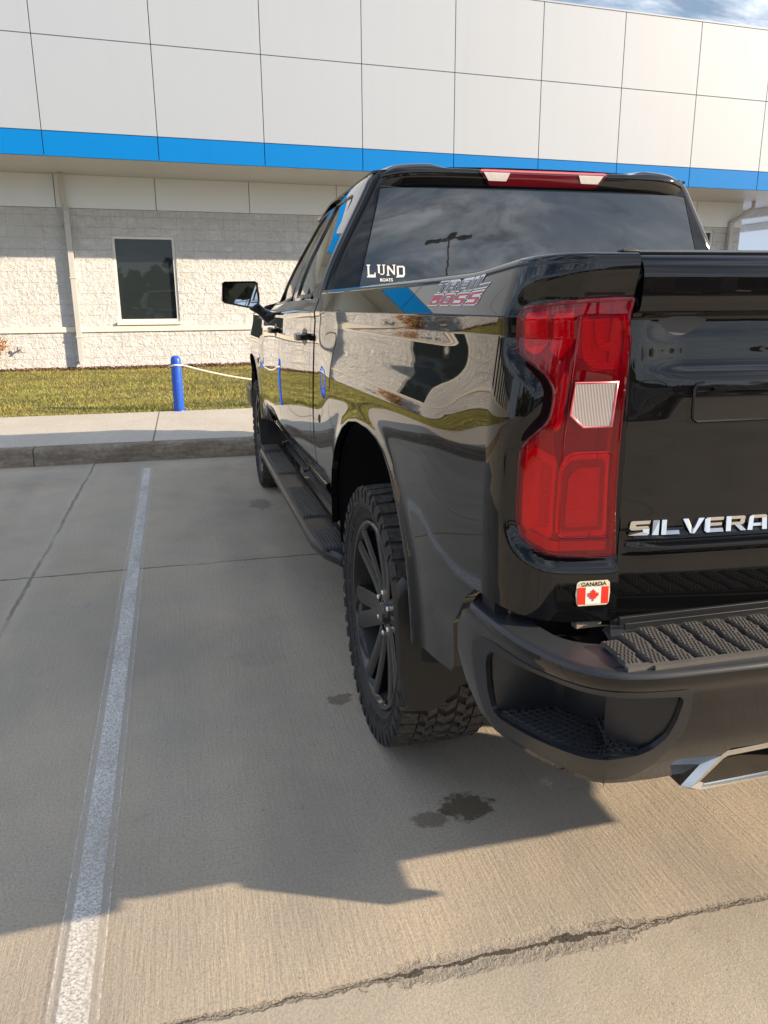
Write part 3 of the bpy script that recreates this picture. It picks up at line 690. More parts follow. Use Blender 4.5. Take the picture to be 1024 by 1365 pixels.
# wall: cut into strips between the openings
wm_=BM_(); xs=sorted([w for w in wins]); cur=S0
for (a,b,z0,z1) in xs:
    wm_.bx(cur,a,DW,DW+.3,ZB,ZW); wm_.bx(a,b,DW,DW+.3,ZB,z0); wm_.bx(a,b,DW,DW+.3,z1,ZW); cur=b
wm_.bx(cur,S1,DW,DW+.3,ZB,ZW); wm_.bx(S1-.3,S1,DW+.302,DW+14,ZB,ZW)
wm_.build('block_wall',M['block'],BL)
m=BM_(); cur=S0
for (a,b,z0,z1) in xs:
    if z0<1.0: continue
m.bx(S0,10.85,DW-.035,DW-.001,.905,1.005); LEDGE=m.build('wall_ledge',M['sill'],BL,bev=.006)
for (a,b,z0,z1) in wins:
    m=BM_(); fw=.055; m.bx(a,b,DW+.02,DW+.10,z0,z0+fw); m.bx(a,b,DW+.02,DW+.10,z1-fw,z1); m.bx(a,a+fw,DW+.021,DW+.099,z0+fw,z1-fw); m.bx(b-fw,b,DW+.021,DW+.099,z0+fw,z1-fw)
    wf=m.build('window',M['wframe'],BL,bev=.004)
    m=BM_(); m.add([W_(a+fw-.01,DW+.07,z0+fw-.01),W_(b-fw+.01,DW+.07,z0+fw-.01),W_(b-fw+.01,DW+.07,z1-fw+.01),W_(a+fw-.01,DW+.07,z1-fw+.01)],[(0,1,2,3)]); m.build('pane',M['bglass'],wf)
    m=BM_(); m.bx(a-.03,b+.03,DW-.05,DW+.06,z0-.055,z0-.002); m.build('sill',M['sill'],wf,bev=.004)
# smooth cladding band and soffit
MOD=1.8045; O=-2.470
k0=int(math.floor((S0-O)/MOD)); 
m=BM_(); m.bx(S0,S1,DW+.03,DW+.28,ZW,ZS+.05); m.build('backing_band',M['joint'],BL)
s=O+MOD*k0
while s<S1-.01:
    a,b=max(S0,s)+.006,min(S1,s+MOD)-.006
    if b-a>.1: m=BM_(); m.bx(a,b,DW-.03,DW+.029,ZW+.006,ZS-.002); m.build('cladding_panel',M['clad'],BL,bev=.003,seg=1)
    s+=MOD
SE=30.0
m=BM_(); m.bx(S0,SE,DF+.05,DW+.25,ZS,ZS+.03); m.bx(S1+.01,SE-.02,DW+.26,DF+17,ZS+.003,ZS+.034); m.build('soffit',M['soffit'],BL)
m=BM_(); m.bx(S0,SE,DF+.035,DF+.30,ZS+.031,ZR-.02); m.bx(S0,SE,DF+.301,DF+18,ZR-.30,ZR-.06); m.bx(S0+.01,SE-.01,DW+.31,DF+18,3.9,4.0); m.build('fascia_backing',M['joint'],BL)
zrows=[(ZS-.002,4.127,'blue'),(4.137,5.515,'acm'),(5.525,ZR,'acm')]
s=O+MOD*k0
while s<SE-.01:
    a,b=s+.006,s+MOD-.006
    for z0,z1,mt in zrows:
        m=BM_(); m.bx(a,b,DF,DF+.034,z0,z1); m.build('blue_fascia_panel' if mt=='blue' else 'white_fascia_panel',M[mt],BL,bev=.004,seg=1)
    s+=MOD
m=BM_(); m.bx(S0,SE,DF-.012,DF+.12,ZR+.001,ZR+.03); m.build('parapet_cap',M['acm'],BL,bev=.004)
# canopy beyond the corner: dark underside beams and a post
m=BM_(); m.bx(14.6,14.85,DF+.3,DW+6,3.55,ZS-.004); m.bx(17.5,17.75,DF+.3,DW+6,3.55,ZS-.004); m.build('canopy_beam',simple('canopy_steel',(.60,.57,.53),.6,var=.2),BL)
m=BM_(); c_=W_(14.35,DF+.9,0); m.lathe([(.0,3.42),(.17,3.42),(.20,3.50),(.10,3.60),(.06,3.785)],20,'z',(c_[0],c_[1],0)); m.build('canopy_lamp',simple('lamp_housing',(.12,.10,.09),.5),BL,smooth=40)
m=BM_(); m.bx(26.0,26.5,DF+.4,DF+.9,0,3.7); m.build('canopy_post',M['clad'],BL)
def spout(s,elbow):
    m=BM_(); m.bx(s-.05,s+.05,DW-.13,DW-.04,.34,ZW-.02 if not elbow else 3.30)
    pts=[W_(s,DW-.085,.36),W_(s,DW-.12,.29),W_(s,DW-.25,.24)]; m.tube(pts,.05,4)
    if elbow: 
        a=W_(s,DW-.085,3.28); b=W_(s+.42,DW-.30,3.60); m.tube([a,b,(b[0],b[1],ZS-.002)],.055,6)
    else:
        m.tube([W_(s,DW-.085,ZW-.04),W_(s-.03,DW-.16,3.35),W_(s-.03,DW-.22,ZS-.002)],.055,6)
    for z in (.8,1.9,2.9): m.bx(s-.065,s+.065,DW-.14,DW-.001,z,z+.03)
    m.build('downspout',M['spout'],BL,bev=.006)
for s_,e_ in ((-2.30,0),(12.98,1),(-13.15,0),(-24.75,0)): spout(s_,e_)
m=BM_(); c_=W_(-3.35,DW-.06,.60); m.tube([W_(-3.35,DW,.60),W_(-3.35,DW-.09,.60),W_(-3.35,DW-.12,.56)],.018,8); m.lathe([(.0,-.01),(.035,-.01),(.035,0),(0,0)],12,'y',W_(-3.35,DW-.11,.635)); m.bx(-3.42,-3.28,DW-.012,DW-.001,.54,.66); m.build('hose_tap',M['spout'],BL)
# ======================= bollards, rope, shrub
q=NT('blue_painted_post'); p=q.pos(); n=q.ramp(q.noise(q.mapping(p,(6,6,1.2)),6,6,.7),(.55,0),(.72,.8)); q.set(Base_Color=q.mix(n,(.015,.085,.52),(.06,.20,.66)),Roughness=.38,Normal=q.bump(q.noise(p,25,4),.3,.003)); M['bpost']=q.m
def bollard(x,y,label,first=None):
    if first is None:
        o=empty('blue_post',(x,y,.15),label,'post','blue posts along the lawn edge')
        m=MB(); m.lathe([(.0,0),(.058,0),(.060,.004),(.060,.60),(.054,.632),(.036,.652),(.0,.660)],28,'z'); m.build('post',M['bpost'],o,smooth=40,world=False)
        m=MB(); m.lathe([(.0605,.0),(.078,.002),(.074,.018),(.0605,.022)],24,'z'); m.build('base_collar',M['bpost'],o,smooth=40,world=False)
        m=MB(); m.lathe([(.0,-.075),(.010,-.075),(.010,-.058)],10,'x',(0,0,.555)); m.lathe([(.010,.058),(.010,.075),(0,.075)],10,'x',(0,0,.555)); m.build('eye_bolt',M['brake'],o,world=False)
        return o
    o=first.copy(); COL.objects.link(o); o.location=(x,y,.15); o['label']=label
    for ch in first.children: c=ch.copy(); COL.objects.link(c); c.parent=o
    return o
PX=-1.618
b1=bollard(PX,8.46,'bright blue post at the lawn edge left of the truck, white rope tied on')
b2=bollard(PX+3.4,8.46,'blue post hidden behind the truck, holding the far end of the rope',b1)
q=NT('white_rope'); q.set(Base_Color=(.78,.76,.70,1),Roughness=.8,Normal=q.bump(q.n('TexWave',Vector=q.pos(),Scale=60,_bands_direction='DIAGONAL').outputs[1],.6,.004)); M['rope']=q.m
m=MB(); pts=[]
for i in range(33):
    t=i/32; x=PX+.065+(3.4-.13)*t; pts.append((x,8.46,.70-.26*4*t*(1-t)))
m.tube(pts,.010,8); m.tube([(PX+.065*math.cos(a),8.46+.065*math.sin(a),.70+.004*math.sin(3*a)) for a in [i*2*math.pi/20 for i in range(21)]],.010,8,cap=False)
tag(m.build('rope',M['rope'],smooth=60),'thin white rope sagging from the blue post towards the truck over the grass','rope')
def leafy(name,loc,rx,rz,n,leaf,mats_,label,cat,seed=1,stem=True,group=None):
    rng=np.random.default_rng(seed); o=empty(name,loc,label,cat,group)
    m=MB()
    cl=[(rng.normal(0,rx*.42),rng.normal(0,rx*.42),rz*(.25+.65*rng.uniform())) for _ in range(max(6,n//60))]
    for i in range(n):
        c=cl[rng.integers(len(cl))]; r=rx*.34
        x,y,z=c[0]+rng.normal(0,r*.6),c[1]+rng.normal(0,r*.6),max(.02,c[2]+rng.normal(0,r*.6))
        d=Vector(rng.normal(0,1,3)).normalized(); e=d.orthogonal().normalized(); l=leaf*rng.uniform(.6,1.3)
        m.add([(x-e.x*l*.3,y-e.y*l*.3,z-e.z*l*.3),(x+d.x*l*.5-e.x*l*.1,y+d.y*l*.5,z+d.z*l*.5),(x+e.x*l*.3,y+e.y*l*.3,z+e.z*l*.3),(x-d.x*l*.6,y-d.y*l*.6,z-d.z*l*.6)],[(0,1,2,3)])
    m.build('foliage',mats_,o,world=False,recalc=False)
    m=MB()
    for k in range(7):
        a=rng.uniform(0,6.28); m.tube([(0,0,0),(rx*.3*math.cos(a),rx*.3*math.sin(a),rz*.4),(rx*.6*math.cos(a),rx*.6*math.sin(a),rz*.8)],[.012,.008,.004],6)
    m.build('stem',M['mulch'],o,world=False)
    return o
q=NT('autumn_leaves'); oi=q.n('NewGeometry').outputs['Random Per Island']; q.set(Base_Color=q.ramp(oi,(0,(.16,.07,.03)),(.5,(.30,.15,.06)),(1,(.42,.28,.14))),Roughness=.7); M['aleaf']=q.m
leafy('shrub',(-5.10,15.0,.20),.34,.62,1100,.045,M['aleaf'],'low reddish brown autumn shrub against the block wall at the far left','shrub',4)
# ======================= the pickup
TR=empty('pickup_truck',(0,2.94,0),'glossy black crew cab pickup truck with red tail lights and side steps','pickup truck')
def both(fn):
    for mir in (False,True): fn(mir)
def S_y(f): return lambda y,z,off=0.0: f(y-YC,z,off)
VT=V0+RR*math.pi/2
def useam(v):
    w=side_w(YC,min(v,V0)); return -ARC-((w-CA)-.797)
arch_u=[(y-YC,z) for y,z in ARCH]
bed_out=[(1.885,.585),(1.885,VT+.05)]+[(useam(V0)-.0,VT+.05)]+[(useam(z),z) for z in (1.40,1.36,1.30,1.2,1.1,1.0,.9,.83,.808)]+[(-.20,.810),(-.108,.822),(-.02,.834),(.03,.828),(.076,.795),(.115,.75),(.158,.705),(.175,.64),(.186,.589),(.20,.572),(.30,.560),(arch_u[0][0]+.003,.552)]+[p for p in arch_u if p[1]>.551]+[(arch_u[-1][0]+.01,.575)]
BEDS={}
_us=list(np.arange(-.2905,.03,.0045))+list(np.linspace(.034,1.885,150))
def mk_bed(mir):
    o=shell('bed_side',bed_paint,bed_out,M['paint'],TR,du=.0125,dv=.0055,thick=.022,out=-1,mirror=mir,us=_us); BEDS[mir]=o
both(mk_bed)
# fuel door (left only) and small black disc
FD=[(1.50,1.06),(1.66,1.055),(1.685,1.07),(1.69,1.10),(1.675,1.235),(1.655,1.255),(1.50,1.262),(1.48,1.245),(1.465,1.10),(1.475,1.07)]
fd=shell('fuel_door',lambda u,v:bed_side(u,v,.0012),smoothpoly(FD,1),M['paint'],BEDS[False],du=.01,dv=.01,thick=.004,out=-1)
rb=ribbon(lambda u,v,h:bed_side(u,v,.0006+h*.2),smoothpoly([(.5*(FD[0][0]+FD[1][0])+(p[0]-1.58)*1.025,1.16+(p[1]-1.16)*1.03) for p in FD],1),.004,.001); rb.build('fuel_door_gap',M['seal'],fd)
m=MB(); px=bed_side(1.75,.925); m.lathe([(0,-.003),(.013,-.003),(.017,-.001),(.019,.004)],24,'x',(px[0],px[1],px[2])); m.build('black_disc',M['rubber'],TR,smooth=40)
# raised decals on the bed side
def decal_S(u,v,off): return bed_side(u,v,off)
def grow(poly,e,S=1.0):
    # push a small polygon outwards by e
    n=len(poly); ar=sum(poly[i][0]*poly[(i+1)%n][1]-poly[(i+1)%n][0]*poly[i][1] for i in range(n)); sg=1 if ar>0 else -1; q=[]
    for i in range(n):
        a,b,c=Vector(poly[i-1]),Vector(poly[i]),Vector(poly[(i+1)%n])
        d1,d2=(b-a).normalized(),(c-b).normalized(); n1=Vector((d1.y,-d1.x))*sg; n2=Vector((d2.y,-d2.x))*sg; m_=(n1+n2)
        if m_.length<1e-6: m_=n1
        m_.normalize(); k=e/max(.45,m_.dot(n1)); q.append((b.x+m_.x*k,b.y+m_.y*k))
    return q
GL={'T':[(0,.74),(.06,1),(1,1),(.97,.74),(.66,.74),(.66,0),(.38,0),(.38,.74)],
 'R':[(0,0),(0,1),(.86,1),(1,.86),(1,.50),(.86,.40),(1.02,0),(.72,0),(.58,.36),(.30,.36),(.30,0)],
 'A':[(0,0),(0,.80),(.16,1),(1,1),(1,0),(.72,0),(.72,.26),(.28,.26),(.28,0)],
 'I':[(0,0),(0,1),(1,1),(1,0)],
 'L':[(0,0),(0,1),(.28,1),(.28,.27),(1.1,.27),(1.0,0)],
 'B':[(0,0),(0,1),(.86,1),(1,.86),(1,.62),(.90,.5),(1,.40),(1,.14),(.86,0)],
 'O':[(.12,0),(0,.14),(0,.86),(.12,1),(.88,1),(1,.86),(1,.14),(.88,0)],
 'S':[(0,0),(.04,.24),(.68,.24),(.68,.38),(.12,.38),(0,.50),(0,.86),(.14,1),(1,1),(.97,.76),(.32,.76),(.32,.62),(.88,.62),(1,.50),(1,.14),(.86,0)]}
HOLE={'R':[(.30,.60),(.70,.60),(.70,.78),(.30,.78)],'A':[(.28,.50),(.72,.50),(.72,.76),(.36,.76),(.28,.68)],'B':[(.30,.24),(.68,.24),(.68,.39),(.30,.39)],'O':[(.32,.25),(.68,.25),(.68,.75),(.32,.75)]}
def decal(word,u0,v0,h,ws,gap,ital,fill,bs):
    x=0
    for ch,wd in zip(word,ws):
        W=wd*h
        def fl(poly): return [(x+a*W+ital*b*h,b*h) for a,b in poly]
        def put(name,poly,off,mt):
            bm=bmesh.new(); vs=[bm.verts.new((a,b,0)) for a,b in poly]; f=bm.faces.new(vs); bmesh.ops.triangulate(bm,faces=[f]); me=bpy.data.meshes.new(name)
            for v in bm.verts: v.co=bed_side(u0-v.co.x,v0+v.co.y,off)
            bm.normal_update(); bm.to_mesh(me); bm.free(); link(name,me,mt,bs)
        put('side_decal',grow(fl(GL[ch]),.0015),.0010,M['decalwhite']); put('decal_fill',grow(fl(GL[ch]),-.0010),.0016,fill)
        if ch in HOLE: put('decal_line',grow(fl(HOLE[ch]),.0008),.0021,M['decalwhite']); put('decal_gap',grow(fl(HOLE[ch]),-.0012),.0026,M['paint'])
        x+=W+gap*h
def trailboss(mir):
    decal('TRAIL',.412,1.3815,.0225,[2.7,3.0,3.0,.95,2.9],.38,.75,M['decalgrey'],BEDS[mir])
    decal('BOSS',.424,1.3545,.0225,[3.1,3.1,3.1,3.1],.38,.75,M['decalred'],BEDS[mir])
trailboss(False)
# bed interior
m=MB()
m.bb(-.80,.80,.06,2.0,.88,.90); m.bb(-.86,-.82,.10,2.02,.88,1.40); m.bb(.82,.86,.10,2.02,.88,1.40); m.bb(-.86,.86,1.99,2.03,.60,1.415)
m.build('bed_liner',M['plastic'],TR,bev=.006)
def railcap(mir):
    pts=[(u,VT+.012) for u in (1.88,1.5,1.0,.5,.15,0)]
    m=MB(); prof=[(.004,-.006),(.010,.0005),(.05,.0005),(.058,-.01)]
    rows=[]
    for u in [1.88-.05*i for i in range(38)]:
        x,y,z=bed_side(u,VT+.012); rows.append([(x+a,y,z+b-.001) for a,b in prof])
    n=len(prof); vs=[p for r in rows for p in r]
    m.add(vs,[(i*n+k,i*n+k+1,(i+1)*n+k+1,(i+1)*n+k) for i in range(len(rows)-1) for k in range(n-1)])
    if mir: m=m.mirrored()
    m.build('rail_cap',M['plastic'],TR,smooth=40)
both(railcap)
# ---- tail lamps
def off_S(S,o): return lambda u,v,off=0.0: S(u,v,o+off)
def lamp(mir):
    base=shell('tail_light',off_S(bed_side,-.0145),[(a_,b_) for a_,b_ in LENS],M['lensmid'],TR,du=.008,dv=.008,thick=.010,out=-1,mirror=mir)
    shell('outer_lens',off_S(bed_side,.002),LENS,M['outer'],base,du=.007,dv=.007,thick=.0,out=-1,mirror=mir)
    def edge(u,v,h): return bed_side(u,v,-.013+h)
    m=MB()
    for k in range(len(LENS)):
        p,q_=LENS[k],LENS[(k+1)%len(LENS)]; m.add([bed_side(*p,.002),bed_side(*q_,.002),bed_side(*q_,-.014),bed_side(*p,-.014)],[(0,1,2,3)])
    mm=m.mirrored() if mir else m; mm.build('lens_side',M['lensdark'],base,smooth=40)
    def patch(name,poly,mat,o,r=.006,th=.0045):
        return shell(name,off_S(bed_side,-.0145+o),rpoly(poly,r,3) if r else poly,mat,base,du=.005,dv=.005,thick=th,out=-1,mirror=mir)
    def bead(name,pts,w_,h0,mt,h=.004,closed=False):
        m=MB(); ribbon(lambda u,v,hh:bed_side(u,v,-.0145+h0+hh*h/.001),pts,w_,.001,closed,m); mm=m.mirrored() if mir else m; mm.build(name,mt,base,smooth=60)
    patch('lens_shade',[(-.118,1.333),(-.243,1.345),(-.250,1.15),(-.256,1.00),(-.214,.99),(-.165,1.09),(-.150,1.13),(-.150,1.26),(-.120,1.285)],M['lensdark'],.0010,.01,.001)
    bead('lens_edge',[(-.2465,1.355),(-.2575,1.24),(-.2635,1.065),(-.270,.938)],.006,.006,M['lensrim'],.0095)
    bead('lens_edge',[(-.17+(a_+.17)*.92,1.144+(b_-1.144)*.972) for a_,b_ in LENS if a_>-.235],.004,.003,M['lensrim'],.003)
    patch('upper_lens',[(-.063,1.286),(-.062,1.340),(-.110,1.345),(-.112,1.290),(-.092,1.272)],M['lensred'],.0050,.010)
    patch('upper_lens',[(-.068,1.286),(-.106,1.292),(-.107,1.310),(-.067,1.308)],M['lensbright'],.0090,.003)
    patch('upper_lens',[(-.117,1.280),(-.122,1.340),(-.158,1.342),(-.160,1.296),(-.140,1.268)],M['lensred'],.0070,.006)
    hook=[(-.176,1.334),(-.176,1.288),(-.184,1.266),(-.201,1.253),(-.236,1.250),(-.236,1.261),(-.208,1.264),(-.194,1.275),(-.188,1.296),(-.188,1.334)]
    patch('light_guide',hook,M['lensbright'],.0090,.002,.006)
    patch('light_guide',[(-.198,1.330),(-.198,1.300),(-.210,1.282),(-.238,1.280),(-.238,1.292),(-.216,1.294),(-.210,1.304),(-.210,1.330)],M['lensbright'],.0080,.002,.006)
    patch('lens_block',[(-.172,1.330),(-.243,1.333),(-.249,1.25),(-.205,1.247),(-.172,1.278)],M['lensred'],.0022,.004)
    rl=[(-.172,1.230),(-.245,1.230),(-.246,1.158),(-.197,1.157),(-.172,1.178)]
    m=MB(); ribbon(lambda u,v,h:bed_side(u,v,.002+h),rl,.0045,.0015,True,m); mm=m.mirrored() if mir else m; mm.build('reverse_lamp_frame',M['lensrim'],base,smooth=60)
    shell('reverse_lamp',off_S(bed_side,.0022),rl,M['clear'],base,du=.006,dv=.006,thick=.003,out=-1,mirror=mir)
    def obead(name,pts,w_,h,closed,mt):
        m=MB(); ribbon(lambda u,v,hh:bed_side(u,v,.0022+hh),pts,w_,h,closed,m); mm=m.mirrored() if mir else m; mm.build(name,mt,base,smooth=60)
    obead('lens_bead',[(-.17+(a_+.17)*.965,1.144+(b_-1.144)*.988) for a_,b_ in LENS],.004,.0016,True,M['outer'])
    obead('lens_bead',[(-.162,1.352),(-.163,1.24),(-.164,1.14),(-.166,1.04),(-.170,.936)],.004,.0014,False,M['outer'])
    obead('lens_bead',rpoly([(-.166,.975),(-.166,1.090),(-.184,1.114),(-.255,1.114),(-.262,.965),(-.175,.968)],.010),.0035,.0014,True,M['outer'])
    patch('side_facet',[(-.140,1.158),(-.141,1.228),(-.158,1.250),(-.162,1.240),(-.162,1.160),(-.152,1.148)],M['lensrim'],.0050,.005)
    bead('lens_ridge',[(-.095,1.268),(-.130,1.245),(-.148,1.225),(-.148,1.165),(-.130,1.140),(-.098,1.118)],.010,.002,M['lensred'],.006)
    patch('lower_lens',[(-.092,.965),(-.090,1.118),(-.112,1.124),(-.160,1.105),(-.160,.962)],M['lensred'],.0030,.012)
    patch('lower_lens',[(-.097,.985),(-.095,1.100),(-.110,1.108),(-.128,1.10),(-.128,.985)],M['lensred'],.0075,.006)
    patch('lower_lens',[(-.131,.985),(-.131,1.098),(-.150,1.088),(-.152,.985)],M['lensbright'],.0060,.004)
    patch('lower_lens',[(-.166,.975),(-.166,1.090),(-.184,1.114),(-.255,1.114),(-.262,.965),(-.175,.968)],M['lensred'],.0040,.010)
    patch('lower_lens',[(-.173,.976),(-.174,1.080),(-.190,1.100),(-.248,1.100),(-.253,.976)],M['lensmid'],.0075,.008)
    patch('lower_lens',[(-.182,.984),(-.183,1.072),(-.198,1.088),(-.238,1.088),(-.242,.984)],M['lensbright'],.0105,.006)
    patch('lower_lens',[(-.104,.966),(-.150,.944),(-.258,.940),(-.259,.956),(-.160,.960),(-.112,.980)],M['lensbright'],.0095,.003)
both(lamp)
# ---- tailgate
tgo=[(-.789,.800),(.789,.800),(.789,1.395+.04*math.pi/2+.035),(-.789,1.395+.04*math.pi/2+.035)]
TG_=shell('tailgate',tailgate,tgo,M['paint'],TR,du=.009,dv=.005,thick=.03,out=1)
m=MB(); m.bb(-.775,.775,.04,.075,.82,1.40); m.build('inner_panel',M['plastic'],TG_)
xs=[-.785+.0785*i for i in range(21)]; m=MB(); prof=[(.0,-.004),(-.004,.0015),(.012,.006),(.05,.006),(.055,-.01)]
rows=[]
for x in xs:
    p=tailgate(x,1.395+.04*math.pi/2-.012); rows.append([(x,p[1]+a,p[2]+b+.0005) for a,b in prof])
n=5; m.add([p for r in rows for p in r],[(i*n+k,i*n+k+1,(i+1)*n+k+1,(i+1)*n+k) for i in range(len(rows)-1) for k in range(n-1)]); m.build('spoiler_cap',M['plastic2'],TG_,smooth=40)
# recessed handle with a bright frame line
hz=[(-.672,1.214),(-.666,1.222),(-.655,1.224),(-.46,1.226),(-.455,1.158),(-.66,1.158),(-.672,1.163)]
shell('handle',lambda x,v:tailgate(x,v,.0015),hz,M['gloss'],TG_,du=.01,dv=.004,thick=.006)
m=MB(); ribbon(lambda x,v,h:tailgate(x,v,.0018+h),[(-.655,1.2245),(-.668,1.222),(-.673,1.212),(-.671,1.163),(-.664,1.157),(-.52,1.158)],.0045,.003,False,m); m.build('handle_frame',M['plastic2'],TG_,smooth=60)
m=MB(); ribbon(lambda x,v,h:tailgate(x,v,.004+h),[(-.640,1.213),(-.47,1.215)],.007,.005,False,m); m.build('handle_bar',M['gloss'],TG_,smooth=60)
m=MB(); p=tailgate(-.785,1.42); m.box((-.800,p[1]+.03,1.438),(.030,.02,.006)); m.build('latch_cover',M['plastic'],TG_,bev=.003)
def slab_letters(word,x,z,h,ws,gap,S,mat,name,parent,ital=.22,off=.0,ex=.006):
    # broad sans capitals drawn from strokes: list of polygons in unit boxes
    t=.30
    G={'S':[[(0.05,1),(1,1),(.97,1-t*.8),(.30,1-t*.8),(.30,.5+t*.33),(.0,.5+t*.1),(.0,.90)],[(0.0,.5+t*.42),(.92,.5+t*.42),(1,.45),(1,.12),(.95,.5-t*.45),(.10,.5-t*.45),(0,.5)],[(1,.42),(1,.08),(.92,0),(0,0),(0,t*.8),(.68,t*.8),(.68,.42)]],
       'I':[[(0,0),(1,0),(1,1),(0,1)]],
       'L':[[(0,0),(.26,0),(.26,1),(0,1)],[(.262,0),(1,0),(1,t*.8),(.262,t*.8)]],
       'V':[[(0,1),(.27,1),(.56,.28),(.5,0),(.40,0)],[(.561,.28),(.80,1),(1.08,1),(.62,0),(.501,0)]],
       'E':[[(0,.12),(.10,0),(.27,0),(.27,1),(.10,1),(0,.88)],[(.272,1),(1,1),(1,1-t*.75),(.272,1-t*.75)],[(.272,.5+t*.35),(.95,.5+t*.35),(.95,.5-t*.35),(.272,.5-t*.35)],[(.272,t*.75),(1,t*.75),(1,0),(.272,0)]],
       'R':[[(0,0),(.25,0),(.25,1),(0,1)],[(.252,1),(.90,1),(1,.90),(.98,1-t*.7),(.252,1-t*.7)],[(.76,1-t*.71),(.98,1-t*.71),(1,.52),(.9,.38),(.76,.40)],[(.252,.57),(.757,.57),(.757,.38),(.252,.38)],[(.50,.378),(.80,.378),(1.05,0),(.76,0)]],
       'A':[[(-.02,0),(.24,0),(.30,.30),(.30,1),(.18,1),(.08,.90)],[(.302,1),(.90,1),(1,.9),(1,1-t*.75),(.302,1-t*.75)],[(.75,1-t*.76),(1,1-t*.76),(1,0),(.75,0)],[(.302,.42),(.748,.42),(.748,.22),(.302,.22)]],
       'D':[[(0,0),(.25,0),(.25,1),(0,1)],[(.252,1),(.86,1),(1,.84),(1,1-t*.75),(.252,1-t*.75)],[(.75,1-t*.76),(1,1-t*.76),(1,t*.76),(.75,t*.76)],[(.252,t*.75),(1,t*.75),(1,.16),(.86,0),(.252,0)]],
       'O':[[(0,.16),(.14,0),(.25,0),(.25,1),(.14,1),(0,.84)],[(.252,1),(.86,1),(1,.84),(1,1-t*.75),(.252,1-t*.75)],[(.75,1-t*.76),(1,1-t*.76),(1,t*.76),(.75,t*.76)],[(.252,t*.75),(1,t*.75),(1,.16),(.86,0),(.252,0)]],
       'U':[[(0,.12),(.12,0),(.28,0),(.28,1),(0,1)],[(.282,0),(.88,0),(1,.12),(1,.22),(.282,.22)],[(.74,.222),(1,.222),(1,1),(.74,1)]],
       'N':[[(0,0),(.25,0),(.25,1),(0,1)],[(.252,1),(.252,.62),(.748,0),(.748,.38)],[(.75,0),(1,0),(1,1),(.75,1)]]}
    for ch,wd in zip(word,ws):
        m=MB()
        for poly in G[ch]:
            f=lambda a,b,o:S(x+a*wd*h+ital*b*h,z+b*h,o)
            m.prism(poly,lambda a,b:f(a,b,off),lambda a,b:f(a,b,off+ex))
        m.build(name,mat,parent)
        x+=wd*h+gap*h
    return x
# SILVERADO
slab_letters('SILVERADO',-.776,.9600,.0255,[1.46,.46,1.36,1.50,1.42,1.50,1.50,1.5,1.55],.19,lambda x,v,o:tailgate(x,v,o),M['badge'],'badge_letter',TG_,ital=.15,off=.0005,ex=.004)
# maple leaf sticker on the corner of the left bed side
def sticker():
    S=lambda a,b,o:bed_side(-.2055-a*.0632,.8395+b*.0475,o)
    def plate(name,pts,mat,o,par,th=.0006): 
        m=MB(); m.prism(pts,lambda a,b:S(a,b,o),lambda a,b:S(a,b,o+th)); return m.build(name,mat,par)
    rr=[(.03,.10),(.09,.02),(.91,.02),(.97,.10),(1.0,.5),(.98,.90),(.92,.985),(.1,.985),(.03,.92),(0,.5)]
    b=plate('flag_sticker',rr,M['cream'],.0006,BEDS[False],.0010)
    plate('sticker_centre',[(.28,.08),(.73,.08),(.73,.74),(.28,.74)],M['white'],.0018,BEDS[False])
    for a0,a1 in ((.05,.278),(.732,.95)): plate('sticker_bar',[(a0,.09),(a1,.09),(a1,.745),(a0,.745)],M['red'],.0018,BEDS[False])
    leaf=[(0,.5),(.08,.33),(.17,.38),(.13,.14),(.24,.24),(.28,.18),(.42,.20),(.38,.06),(.45,.02),(.20,-.17),(.23,-.27),(.03,-.24),(.03,-.45),(-.03,-.45),(-.03,-.24),(-.23,-.27),(-.20,-.17),(-.45,.02),(-.38,.06),(-.42,.20),(-.28,.18),(-.24,.24),(-.13,.14),(-.17,.38),(-.08,.33)]
    plate('maple_leaf',[(.505+p[0]*.37,.43+p[1]*.50) for p in leaf],M['red'],.0028,BEDS[False])
    text_mesh('CANADA',.0105,0,lambda u,v,o:bed_side(u,v,o),M['rubber'],'sticker_text',BEDS[False],sx=1.05,u0=-.2055-.0632*.5,v0=.8395+.80*.0475,su=-1,off=.0032,align='CENTER',offset=.0003)
sticker()
m=MB(); m.box((-.842,.028,.800),(.050,.02,.015)); m.build('steel_tab',M['grime'],TR,bev=.002)
m=MB(); m.bb(-.99,-.80,.10,.16,.74,.83); m.bb(.80,.99,.10,.16,.74,.83); m.bb(-.80,.80,.05,.12,.66,.80); m.build('body_mount',M['under'],TR)
# ---- bumper
B2=2*BLEN
def sym(poly): return [(B2-u,z) for u,z in reversed(poly)]
pin=[(.322,.722),(.340,.738),(.447,.750),(.500,.755),(.60,.757),(.70,.755),(.745,.752),(.752,.742),(.750,.70),(.742,.665),(.722,.640),(.700,.628),(.640,.618),(.525,.607),(.42,.598),(.330,.592),(.312,.600),(.308,.640),(.312,.700)]
pout=[(.252,.700),(.262,.728),(.300,.752),(.356,.762),(.470,.762),(.564,.767),(.644,.769),(.705,.767),(.757,.766),(.765,.755),(.771,.715),(.771,.674),(.758,.642),(.740,.598),(.722,.572),(.700,.560),(.600,.556),(.45,.558),(.30,.562),(.268,.578),(.256,.620)]
zb=.545
bo=[(.275,.799),(B2-.275,.799),(B2-.225,.778),(B2-.175,.73),(B2-.155,.66),(B2-.18,.60),(B2-.23,.56),(B2-.30,.546),(B2-.765,.546),(B2-.835,.550),(B2-.885,.612),(B2-1.16,.618),(B2-1.20,.575),(B2-1.22,.550),(1.22,.550),(1.20,.575),(1.16,.618),(.885,.612),(.835,.550),(.765,.546),(.30,.546),(.23,.56),(.18,.60),(.155,.66),(.175,.73),(.225,.778)]
